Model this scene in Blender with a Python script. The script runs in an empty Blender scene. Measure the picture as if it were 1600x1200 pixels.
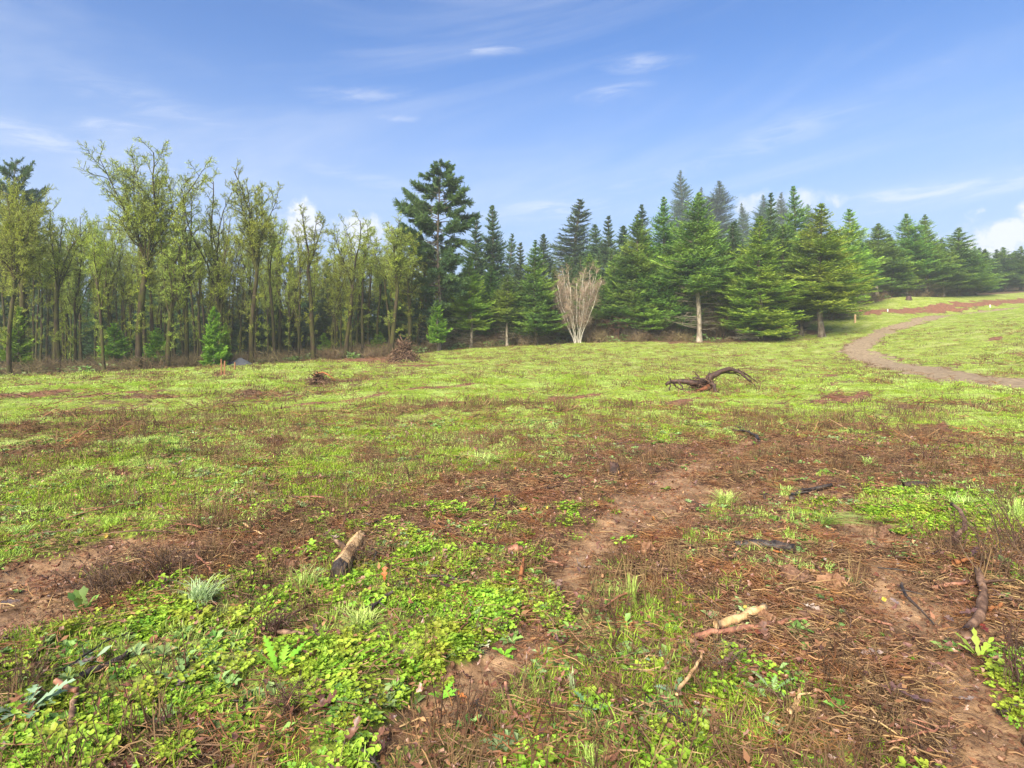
import bpy, math, random
import numpy as np
from mathutils import Vector, Matrix, Euler

# ------------------------------------------------------------------ camera, sky, sun, exposure
S = bpy.context.scene
COL = S.collection
F = 950.0            # focal length in photo pixels (photo 1600 wide)
HOR = 520.0          # eye level row in the photo
CAMZ = 1.7
cam = bpy.data.objects.new('camera', bpy.data.cameras.new('camera'))
COL.objects.link(cam)
cam.location = (0, 0, CAMZ)
cam.rotation_euler = (math.pi / 2, 0, 0)
cam.data.sensor_width = 36
cam.data.lens = F / 1600 * 36
cam.data.shift_y = -(600 - HOR) / 1600
cam.data.clip_start = 0.05
cam.data.clip_end = 3000
S.camera = cam

SUN_EL, SUN_AZ = math.radians(38), math.radians(205)   # azimuth clockwise from +Y: behind the camera, to the left
sun = bpy.data.objects.new('sun', bpy.data.lights.new('sun', 'SUN'))
COL.objects.link(sun)
sun.data.energy = 4.0
sun.data.angle = math.radians(45)
sun.data.color = (1.0, 0.91, 0.76)
sd = Vector((math.sin(SUN_AZ) * math.cos(SUN_EL), math.cos(SUN_AZ) * math.cos(SUN_EL), math.sin(SUN_EL)))
sun.rotation_euler = sd.to_track_quat('Z', 'Y').to_euler()
sun.location = (0, -20, 40)

S.view_settings.view_transform = 'Standard'
S.view_settings.look = 'None'
S.view_settings.gamma = 1
S.view_settings.use_curve_mapping = False
S.view_settings.exposure = 1.8
S.cycles.use_denoising = True
S.cycles.max_bounces = 6
S.cycles.diffuse_bounces = 3
S.cycles.transmission_bounces = 3
S.cycles.volume_bounces = 1
S.cycles.sample_clamp_indirect = 4


class NG:
    """small helper for node trees"""
    def __init__(self, nt): self.nt = nt; self.N = nt.nodes; self.L = nt.links
    def n(self, t, **kw):
        nd = self.N.new(t)
        for k, v in kw.items(): setattr(nd, k, v)
        return nd
    def put(self, sock, v):
        if isinstance(v, bpy.types.NodeSocket): self.L.new(v, sock)
        elif v is not None: sock.default_value = v
    def math(self, op, a, b=None, c=None, clamp=False):
        nd = self.n('ShaderNodeMath', operation=op, use_clamp=clamp)
        self.put(nd.inputs[0], a)
        if b is not None: self.put(nd.inputs[1], b)
        if c is not None: self.put(nd.inputs[2], c)
        return nd.outputs[0]
    def mix(self, f, a, b, blend='MIX'):
        nd = self.n('ShaderNodeMix', data_type='RGBA', blend_type=blend)
        self.put(nd.inputs[0], f)
        for i, v in ((6, a), (7, b)):
            self.put(nd.inputs[i], v if isinstance(v, bpy.types.NodeSocket) else (*v[:3], 1))
        return nd.outputs[2]
    def noise(self, vec, scale, detail=3, rough=0.55, dist=0.0):
        nd = self.n('ShaderNodeTexNoise')
        if vec is not None: self.L.new(vec, nd.inputs['Vector'])
        nd.inputs['Scale'].default_value = scale
        nd.inputs['Detail'].default_value = detail
        nd.inputs['Roughness'].default_value = rough
        nd.inputs['Distortion'].default_value = dist
        return nd.outputs[0]
    def step(self, v, a, b):
        nd = self.n('ShaderNodeMapRange', interpolation_type='SMOOTHSTEP')
        self.put(nd.inputs[0], v); nd.inputs[1].default_value = a; nd.inputs[2].default_value = b
        return nd.outputs[0]


def pix_dir(px, py):
    v = Vector(((px - 800) / F, 1, (HOR - py) / F)).normalized()
    return math.atan2(v.x, v.y), math.asin(v.z)


W = bpy.data.worlds.new('World'); S.world = W; W.use_nodes = True
g = NG(W.node_tree); g.N.clear()
out = g.n('ShaderNodeOutputWorld'); bg = g.n('ShaderNodeBackground')
bg.inputs[1].default_value = 0.05
g.L.new(bg.outputs[0], out.inputs[0])
sky = g.n('ShaderNodeTexSky', sky_type='NISHITA', sun_disc=False, sun_elevation=SUN_EL, sun_rotation=SUN_AZ)
sky.altitude = 0; sky.air_density = 1.25; sky.dust_density = 0.0; sky.ozone_density = 4.5
tc = g.n('ShaderNodeTexCoord'); sep = g.n('ShaderNodeSeparateXYZ'); g.L.new(tc.outputs['Generated'], sep.inputs[0])
az = g.math('ARCTAN2', sep.outputs[0], sep.outputs[1])
el = g.math('ARCSINE', sep.outputs[2])
cmb = g.n('ShaderNodeCombineXYZ'); g.L.new(az, cmb.inputs[0]); g.L.new(el, cmb.inputs[1])
uv = cmb.outputs[0]
def mapped(vec, loc, rot, scl):
    m = g.n('ShaderNodeMapping', vector_type='TEXTURE'); g.L.new(vec, m.inputs[0])
    m.inputs[1].default_value = loc; m.inputs[2].default_value = (0, 0, rot); m.inputs[3].default_value = scl
    return m.outputs[0]
wisp = g.noise(mapped(uv, (0, 0, 0), 0.18, (3.2, 0.55, 1)), 3.2, 5, 0.6, 0.6)
wispf = g.noise(mapped(uv, (3, 1, 0), -0.12, (2.6, 0.7, 1)), 7.0, 5, 0.62, 0.8)
puff = g.noise(uv, 26, 5, 0.6, 0.2)
fiber = g.noise(mapped(uv, (1, 2, 0), 0.1, (1.6, 0.28, 1)), 14.0, 6, 0.68, 1.2)
veil = g.math('MULTIPLY', g.step(wisp, 0.44, 0.78), 0.42)
def blob(px, py, w, h, ang, tex, amount, soft=(1.0, 0.25), mixn=0.9):
    a, e = pix_dir(px, py)
    v = mapped(uv, (a, e, 0), math.radians(ang), (w / F, h / F, 1))
    ln = g.n('ShaderNodeVectorMath', operation='LENGTH'); g.L.new(v, ln.inputs[0])
    d = g.math('ADD', ln.outputs['Value'], g.math('MULTIPLY', g.math('SUBTRACT', 0.5, tex), mixn * 2))
    return g.math('MULTIPLY', g.math('MULTIPLY', g.step(d, soft[0], soft[1]), g.math('ADD', g.math('MULTIPLY', g.step(fiber if tex is wispf else tex, .38, .68), .8), .2)), amount * 2.0, clamp=True)
clouds = veil
for b in [ (60, 215, 230, 26, -10, wispf, 0.26), (165, 198, 70, 16, 5, wispf, 0.3),
           (560, 150, 80, 13, 4, wispf, 0.22), (615, 184, 50, 8, 0, wispf, 0.22),
           (940, 150, 60, 14, 6, wispf, 0.3), (995, 98, 60, 12, 0, wispf, 0.22),
           (1480, 300, 300, 20, 4, wispf, 0.36), (1150, 235, 300, 24, 14, wispf, 0.17),
           (430, 235, 420, 26, -13, wispf, 0.15), (850, 330, 130, 22, 3, wispf, 0.32),
           (760, 78, 90, 10, 3, wispf, 0.3)]:
    clouds = g.math('MAXIMUM', clouds, blob(*b, soft=(1.45, -0.2), mixn=1.0))
for b in [(470, 350, 40, 36, 0, puff, 0.85), (560, 365, 75, 34, 0, puff, 0.6), (1560, 372, 58, 34, 0, puff, 0.9),
          (1610, 385, 50, 55, 0, puff, 0.9), (1525, 395, 60, 22, 0, puff, 0.7), (1230, 318, 90, 24, 3, puff, 0.4)]:
    clouds = g.math('MAXIMUM', clouds, blob(*b, soft=(1.05, 0.45), mixn=0.8))
zfade = g.step(sep.outputs[2], -0.02, 0.02)
clouds = g.math('MULTIPLY', clouds, zfade)
sky_blue = g.mix(1.0, sky.outputs[0], (0.42, 0.68, 1.02), 'MULTIPLY')
# thin bright veil that whitens towards the horizon
hz = g.math('MULTIPLY', g.step(el, 0.46, 0.02), 0.85)
sky_mix = g.mix(hz, sky_blue, (3.0, 3.7, 5.1))
sky_mix = g.mix(clouds, sky_mix, (5.3, 5.6, 6.3))
g.L.new(sky_mix, bg.inputs[0])

rng = np.random.default_rng(7)
random.seed(7)

# ------------------------------------------------------------------ tags and mesh helpers
def tag(o, label=None, cat=None, group=None, kind=None):
    if label: o['label'] = label
    if cat: o['category'] = cat
    if group: o['group'] = group
    if kind: o['kind'] = kind
    return o

def thing(name, label, cat, loc=(0, 0, 0), rz=0.0, group=None, scale=1.0):
    o = bpy.data.objects.new(name, None); COL.objects.link(o)
    o.empty_display_size = 0.2
    o.location = loc; o.rotation_euler = (0, 0, rz)
    o.scale = (scale,) * 3 if not isinstance(scale, (tuple, list)) else scale
    return tag(o, label, cat, group)

def part(name, me, parent, kind=None, label=None):
    o = bpy.data.objects.new(name, me); COL.objects.link(o); o.parent = parent
    if kind: o['kind'] = kind
    if label: o['label'] = label
    return o

def copy_tree(o, parent=None):
    c = o.copy(); COL.objects.link(c); c.parent = parent
    for ch in o.children: copy_tree(ch, c)
    return c


class MB:
    """collects vertices and faces in bulk"""
    def __init__(s): s.V = []; s.T = []; s.Q = []; s.n = 0
    def add(s, V, faces, mat=0, v=0.5):
        V = np.asarray(V, float).reshape(-1, 3); faces = np.asarray(faces, int)
        if len(faces) == 0: return
        val = np.broadcast_to(np.asarray(v, float), (len(faces),))
        m = np.broadcast_to(np.asarray(mat, int), (len(faces),))
        (s.Q if faces.shape[1] == 4 else s.T).append((faces + s.n, m, val))
        s.V.append(V); s.n += len(V)
    def mesh(s, name, mats, smooth=False):
        me = bpy.data.meshes.new(name)
        V = np.concatenate(s.V) if s.V else np.zeros((0, 3))
        me.vertices.add(len(V)); me.vertices.foreach_set('co', V.astype(np.float32).ravel())
        loops, sizes, ms, vs = [], [], [], []
        for lst, k in ((s.Q, 4), (s.T, 3)):
            for f, m, v in lst:
                loops.append(f.ravel()); sizes.append(np.full(len(f), k)); ms.append(m); vs.append(v)
        loops = np.concatenate(loops); sizes = np.concatenate(sizes)
        me.loops.add(len(loops)); me.loops.foreach_set('vertex_index', loops.astype(np.int32))
        me.polygons.add(len(sizes))
        st = np.concatenate([[0], np.cumsum(sizes)[:-1]])
        me.polygons.foreach_set('loop_start', st.astype(np.int32))
        me.polygons.foreach_set('material_index', np.concatenate(ms).astype(np.int32))
        me.polygons.foreach_set('use_smooth', np.full(len(sizes), smooth))
        a = me.attributes.new('v', 'FLOAT', 'FACE'); a.data.foreach_set('value', np.concatenate(vs).astype(np.float32))
        for m in (mats if isinstance(mats, (list, tuple)) else [mats]): me.materials.append(m)
        me.update(calc_edges=True); me.validate()
        return me

def unit(a): return a / (np.linalg.norm(a, axis=-1, keepdims=True) + 1e-9)

def frames(d):
    up = np.where(np.abs(d[:, 2:3]) > 0.9, np.array([[1.0, 0, 0]]), np.array([[0, 0, 1.0]]))
    a = unit(np.cross(d, up)); b = np.cross(d, a)
    return a, b

def prisms(mb, A, B, ra, rb, sides=3, mat=0, v=0.5):
    """many separate tapering sticks at once"""
    A = np.asarray(A, float).reshape(-1, 3); B = np.asarray(B, float).reshape(-1, 3); n = len(A)
    if n == 0: return
    ra = np.broadcast_to(ra, (n,)); rb = np.broadcast_to(rb, (n,))
    a, b = frames(unit(B - A))
    t = np.arange(sides) / sides * 2 * np.pi
    ring = a[:, None] * np.cos(t)[None, :, None] + b[:, None] * np.sin(t)[None, :, None]
    V = np.concatenate([A[:, None] + ring * ra[:, None, None], B[:, None] + ring * rb[:, None, None]], 1)
    i = np.arange(sides); j = (i + 1) % sides
    q = np.stack([i, j, j + sides, i + sides], 1)
    Fc = (q[None] + (np.arange(n) * 2 * sides)[:, None, None]).reshape(-1, 4)
    mb.add(V, Fc, mat, np.repeat(np.broadcast_to(v, (n,)), sides))

def sweep(mb, P, R, sides=6, mat=0, v=0.5, rough=0.0, cap=True):
    """one connected bent, tapering limb"""
    P = np.asarray(P, float); n = len(P); R = np.broadcast_to(R, (n,)).astype(float)
    d = np.gradient(P, axis=0); d = unit(d)
    a = np.zeros_like(P); a0 = np.cross(d[0], [0.31, 0.95, 0.11]); a[0] = a0 / np.linalg.norm(a0)
    for k in range(1, n):
        x = a[k - 1] - d[k] * np.dot(a[k - 1], d[k]); a[k] = x / (np.linalg.norm(x) + 1e-9)
    b = np.cross(d, a)
    t = np.arange(sides) / sides * 2 * np.pi
    rr = R[:, None] * (1 + rough * (rng.random((n, sides)) - 0.5))
    V = P[:, None] + (a[:, None] * np.cos(t)[None, :, None] + b[:, None] * np.sin(t)[None, :, None]) * rr[..., None]
    i = np.arange(sides); j = (i + 1) % sides
    q = np.stack([i, j, j + sides, i + sides], 1)
    Fc = (q[None] + (np.arange(n - 1) * sides)[:, None, None]).reshape(-1, 4)
    base = mb.n
    mb.add(V, Fc, mat, v)
    if cap:
        for ring, c in ((0, P[0]), (n - 1, P[-1])):
            idx = np.arange(sides) + ring * sides + base
            Vc = c[None]
            tri = np.stack([idx, np.roll(idx, -1), np.full(sides, mb.n)], 1) - mb.n
            mb.add(Vc, tri, mat, v)

def kites(mb, A, D, L, Wd, mat=0, v=0.5, roll=None, wpos=0.45, bend=None):
    """many pointed leaf or needle-spray blades: base A, direction D, length L, width Wd"""
    A = np.asarray(A, float).reshape(-1, 3); n = len(A)
    if n == 0: return
    D = unit(np.asarray(D, float).reshape(-1, 3)); L = np.broadcast_to(L, (n,)); Wd = np.broadcast_to(Wd, (n,))
    a, b = frames(D)
    r = rng.random(n) * 2 * np.pi if roll is None else np.broadcast_to(roll, (n,))
    s = a * np.cos(r)[:, None] + b * np.sin(r)[:, None]
    tip = A + D * L[:, None]
    if bend is not None: tip = tip + np.asarray(bend)
    mid = A + D * (L * wpos)[:, None]
    V = np.stack([A, mid + s * (Wd / 2)[:, None], tip, mid - s * (Wd / 2)[:, None]], 1)
    Fc = np.arange(n * 4).reshape(n, 4)
    mb.add(V, Fc, mat, np.broadcast_to(v, (n,)))

# ------------------------------------------------------------------ materials
def mk(name, rough=0.7, spec=0.3):
    m = bpy.data.materials.new(name); m.use_nodes = True
    q = NG(m.node_tree); p = q.N['Principled BSDF']
    p.inputs['Roughness'].default_value = rough
    p.inputs['Specular IOR Level'].default_value = spec
    return m, q, p

def leafy(name, ca, cb, cc=None, nscale=0.6, rough=0.55, trans=0.0, spec=0.25, objvar=0.5, wet=0.0):
    """colour runs between ca and cb from piece to piece, towards cc in patches; instances differ a little"""
    m, q, p = mk(name, rough, spec)
    at = q.n('ShaderNodeAttribute', attribute_name='v')
    c = q.mix(at.outputs['Fac'], ca, cb)
    geo = q.n('ShaderNodeNewGeometry')
    if cc is not None:
        f = q.step(q.noise(geo.outputs['Position'], nscale, 3, 0.6), 0.42, 0.66)
        c = q.mix(f, c, q.mix(at.outputs['Fac'], tuple(x * 0.8 for x in cc), tuple(x * 1.25 for x in cc)))
    oi = q.n('ShaderNodeObjectInfo')
    val = q.math('ADD', q.math('MULTIPLY', oi.outputs['Random'], objvar), 1 - objvar / 2)
    hs = q.n('ShaderNodeHueSaturation'); q.L.new(c, hs.inputs['Color']); q.L.new(val, hs.inputs['Value'])
    q.L.new(q.math('ADD', q.math('MULTIPLY', oi.outputs['Random'], 0.03), 0.485), hs.inputs['Hue'])
    q.L.new(hs.outputs[0], p.inputs['Base Color'])
    if trans > 0:
        tr = q.n('ShaderNodeBsdfTranslucent'); q.L.new(hs.outputs[0], tr.inputs[0])
        mx = q.n('ShaderNodeMixShader'); mx.inputs[0].default_value = trans
        q.L.new(p.outputs[0], mx.inputs[1]); q.L.new(tr.outputs[0], mx.inputs[2])
        q.L.new(mx.outputs[0], q.N['Material Output'].inputs[0])
    return m

def barky(name, ca, cb, cc=None, s1=6, s2=1.2, rough=0.85, bump=0.4, stretch=0.25, spec=0.2, band=(0.45, 0.6)):
    """bark or wood: stretched grain between ca and cb, patches of cc (moss, lichen, rot)"""
    m, q, p = mk(name, rough, spec)
    t = q.n('ShaderNodeTexCoord'); mp = q.n('ShaderNodeMapping'); q.L.new(t.outputs['Object'], mp.inputs[0])
    mp.inputs[3].default_value = (1, 1, stretch)
    n1 = q.noise(mp.outputs[0], s1, 5, 0.65)
    c = q.mix(q.step(n1, 0.35, 0.65), ca, cb)
    if cc is not None:
        c = q.mix(q.step(q.noise(t.outputs['Object'], s2, 4, 0.6), *band), c, q.mix(n1, tuple(x * 0.5 for x in cc), tuple(x * 1.5 for x in cc)))
    q.L.new(c, p.inputs['Base Color'])
    bp = q.n('ShaderNodeBump'); bp.inputs['Strength'].default_value = bump; bp.inputs['Distance'].default_value = 0.03
    q.L.new(n1, bp.inputs['Height']); q.L.new(bp.outputs[0], p.inputs['Normal'])
    return m

M = {}
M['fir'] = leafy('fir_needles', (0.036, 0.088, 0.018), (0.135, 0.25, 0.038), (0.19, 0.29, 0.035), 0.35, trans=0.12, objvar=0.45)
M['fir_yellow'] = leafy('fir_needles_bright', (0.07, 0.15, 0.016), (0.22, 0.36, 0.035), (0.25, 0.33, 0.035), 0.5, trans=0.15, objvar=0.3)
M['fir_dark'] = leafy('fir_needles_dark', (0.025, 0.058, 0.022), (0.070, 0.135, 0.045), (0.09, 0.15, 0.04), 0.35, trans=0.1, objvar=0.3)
M['sapling'] = leafy('sapling_needles', (0.07, 0.15, 0.010), (0.19, 0.32, 0.02), None, trans=0.15, objvar=0.2)
M['lichen'] = leafy('lichen_tufts', (0.20, 0.26, 0.045), (0.56, 0.68, 0.15), (0.42, 0.52, 0.045), 0.5, 0.9, trans=0.2, spec=0.05, objvar=0.35)
M['moss_bark'] = barky('mossy_bark', (0.022, 0.016, 0.010), (0.065, 0.045, 0.026), (0.050, 0.050, 0.010), 5, 1.1, band=(0.40, 0.58))
M['moss_twig'] = leafy('mossy_twigs', (0.035, 0.028, 0.014), (0.13, 0.125, 0.035), (0.10, 0.105, 0.02), 0.6, 0.9, spec=0.05, objvar=0.3)
M['fir_bark'] = barky('fir_bark', (0.05, 0.035, 0.024), (0.15, 0.12, 0.09), (0.2, 0.2, 0.15), 7, 1.6, band=(0.5, 0.7))
M['pale_bark'] = barky('pale_bark', (0.15, 0.12, 0.085), (0.33, 0.28, 0.21), (0.24, 0.22, 0.11), 7, 1.5, band=(0.5, 0.7))
M['white_bark'] = barky('grey_white_bark', (0.30, 0.27, 0.21), (0.55, 0.51, 0.42), (0.25, 0.20, 0.12), 9, 1.5, band=(0.55, 0.75))
M['red_twig'] = leafy('reddish_twigs', (0.10, 0.05, 0.03), (0.24, 0.13, 0.085), None, rough=0.8, objvar=0.3)
M['fan_twig'] = leafy('tan_red_twigs', (0.15, 0.10, 0.07), (0.34, 0.25, 0.18), None, rough=.8, objvar=.1)
M['brown_twig'] = leafy('brown_twigs', (0.08, 0.055, 0.026), (0.25, 0.19, 0.10), (0.11, 0.075, 0.035), 1.2, 0.85, objvar=0.4)
M['dead_twig'] = leafy('dead_twigs', (0.12, 0.10, 0.07), (0.26, 0.23, 0.16), None, rough=0.85, objvar=0.3)

# ------------------------------------------------------------------ noise fields
def _hash(i, j, s):
    h = (i.astype(np.int64) * 374761393 + j.astype(np.int64) * 668265263 + s * 974634777) & 0xFFFFFFFF
    h = ((h ^ (h >> 13)) * 1274126177) & 0xFFFFFFFF
    return ((h ^ (h >> 16)) & 0xFFFFFF) / float(0xFFFFFF)
def vn(x, y, s=0):
    i = np.floor(x); j = np.floor(y); fx = x - i; fy = y - j
    fx = fx * fx * (3 - 2 * fx); fy = fy * fy * (3 - 2 * fy)
    a = _hash(i, j, s); b = _hash(i + 1, j, s); c = _hash(i, j + 1, s); d = _hash(i + 1, j + 1, s)
    return (a * (1 - fx) + b * fx) * (1 - fy) + (c * (1 - fx) + d * fx) * fy
def fbm(x, y, oct=4, s=0, gain=0.5):
    t = 0; a = 1; n = 0
    for k in range(oct):
        t = t + a * vn(x * 2 ** k + 17.3 * k, y * 2 ** k - 9.1 * k, s + k); n += a; a *= gain
    return t / n
def sst(v, a, b):
    t = np.clip((v - a) / (b - a), 0, 1); return t * t * (3 - 2 * t)

# ------------------------------------------------------------------ terrain heights: (photo x, photo y, depth in metres)
CP = [(0, 590, 34), (100, 587, 36), (215, 582, 40), (330, 576, 42), (420, 569, 45), (500, 563, 48), (600, 558, 49), (690, 548, 55),
      (800, 541, 58), (900, 536, 60), (1000, 534, 58), (1100, 536, 56), (1200, 533, 56), (1260, 527, 58), (1240, 512, 64),
      (1310, 546, 44), (1345, 552, 41), (1400, 508, 60), (1480, 490, 72), (1600, 473, 85), (1500, 520, 45), (1600, 502, 50), (1600, 560, 28), (1500, 562, 33),
      (1600, 600, 18), (1450, 577, 27), (1330, 482, 75), (1420, 466, 82), (1500, 463, 94), (1600, 458, 104), (1280, 495, 69), (1370, 468, 84), (1700, 560, 25), (1800, 480, 70), (1750, 450, 110)]
P3 = [((px - 800) / F * D, D, CAMZ + (HOR - py) / F * D) for px, py, D in CP]
for X, Y in [(0, 0), (-6, 0), (6, 0), (0, 5), (-4, 5), (5, 5), (0, 10), (-8, 10), (8, 10), (0, 20), (-14, 18), (10, 18), (0, 30), (5, 36), (-10, 30), (0, -20), (-30, -10), (30, -10), (-30, 12), (22, 5)]:
    P3.append((X, Y, 0.0 if Y < 25 else 0.12))
P3 += [(-70, 70, -4.0), (-40, 80, -4.2), (-20, 90, -2.5), (0, 100, 1.0), (-90, 40, -3), (-60, 20, -1.5), (-150, 150, -9), (-60, 180, -7), (0, 180, 2), (40, 120, 5.5), (50, 160, 8), (90, 130, 10),
       (120, 120, 12), (200, 100, 14), (100, 220, 12), (220, 220, 16), (0, 320, 4), (-200, 300, -10), (250, 0, 6), (100, 20, 3.5), (-200, 0, -5), (0, -200, 0), (150, -150, 2), (-150, -150, -2), (60, 60, 5.2)]
P3 = np.array(P3)
_c = 5.0
_A = np.sqrt(((P3[:, None, :2] - P3[None, :, :2]) ** 2).sum(-1) + _c * _c)
_n = len(P3); _M = np.zeros((_n + 1, _n + 1)); _M[:_n, :_n] = _A - 1e-2 * np.eye(_n); _M[:_n, _n] = 1; _M[_n, :_n] = 1
_w = np.linalg.solve(_M, np.append(P3[:, 2], 0))
def base_h(x, y):
    x = np.asarray(x, float); y = np.asarray(y, float); z = np.full(x.shape, _w[-1])
    for k in range(_n): z = z + _w[k] * np.sqrt((x - P3[k, 0]) ** 2 + (y - P3[k, 1]) ** 2 + _c * _c)
    return z

# ------------------------------------------------------------------ ground masks
def proj(x, y):
    yy = np.maximum(y, 0.3); z = base_h(x, y)
    px = 800 + F * x / yy; py = HOR - F * (z - CAMZ) / yy
    return np.where(y > 0.3, px, -9e3), np.where(y > 0.3, py, 9e3)

def ell(px, py, cx, cy, rx, ry, ang=0, soft=0.5):
    a = math.radians(ang); dx = px - cx; dy = py - cy
    u = (dx * math.cos(a) - dy * math.sin(a)) / rx; v = (dx * math.sin(a) + dy * math.cos(a)) / ry
    d = np.sqrt(u * u + v * v)
    return sst(d, 1 + soft, 1 - soft)

def pl(px, py, pts, w):
    """distance mask of a polyline in photo rows and columns; w = half width at each vertex"""
    best = np.zeros(px.shape)
    for (x0, y0), (x1, y1), w0, w1 in zip(pts[:-1], pts[1:], w[:-1], w[1:]):
        vx, vy = x1 - x0, y1 - y0; t = np.clip(((px - x0) * vx + (py - y0) * vy) / (vx * vx + vy * vy), 0, 1)
        d = np.hypot(px - x0 - t * vx, py - y0 - t * vy) / (w0 + t * (w1 - w0))
        best = np.maximum(best, sst(d, 1.5, 0.55))
    return best

# world polylines of the dirt path and the red bank
PATH = [(1700, 612), (1600, 599), (1500, 588), (1420, 574), (1365, 561), (1340, 547), (1352, 532), (1385, 516), (1430, 503), (1500, 491), (1580, 482)]
def ray_ground(px, py, lo=1.5, hi=140.0):
    D = np.geomspace(lo, hi, 900)
    x = (px - 800) / F * D; z = CAMZ + (HOR - py) / F * D; gz = base_h(x, D)
    k = np.argmax(z < gz) if np.any(z < gz) else len(D) - 1
    return np.array([x[k], D[k]])
PATHW = np.array([ray_ground(*p) for p in PATH])
BANKW = np.array([ray_ground(*p) for p in [(1215, 506), (1260, 498), (1320, 492), (1400, 488), (1470, 482), (1540, 476), (1600, 471), (1700, 462)]])
def wdist(x, y, P):
    best = np.full(x.shape, 1e9); 
    for (x0, y0), (x1, y1) in zip(P[:-1], P[1:]):
        vx, vy = x1 - x0, y1 - y0; t = np.clip(((x - x0) * vx + (y - y0) * vy) / (vx * vx + vy * vy + 1e-9), 0, 1)
        best = np.minimum(best, np.hypot(x - x0 - t * vx, y - y0 - t * vy))
    return best

TRACKS = [([(-60, 905), (90, 872), (230, 838), (420, 800)], [22, 28, 20, 10]),
          ([(-80, 1010), (0, 975), (90, 945), (140, 925)], [52, 48, 34, 12]),
          ([(640, 1200), (730, 1090), (800, 1010), (900, 890), (990, 800), (1080, 735), (1160, 700)], [60, 50, 42, 34, 30, 24, 12]),
          ([(1560, 1200), (1480, 1040), (1400, 930), (1350, 850), (1300, 800)], [70, 60, 50, 36, 20]),
          ([(240, 862), (330, 856), (400, 842)], [12, 14, 8])]

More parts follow.
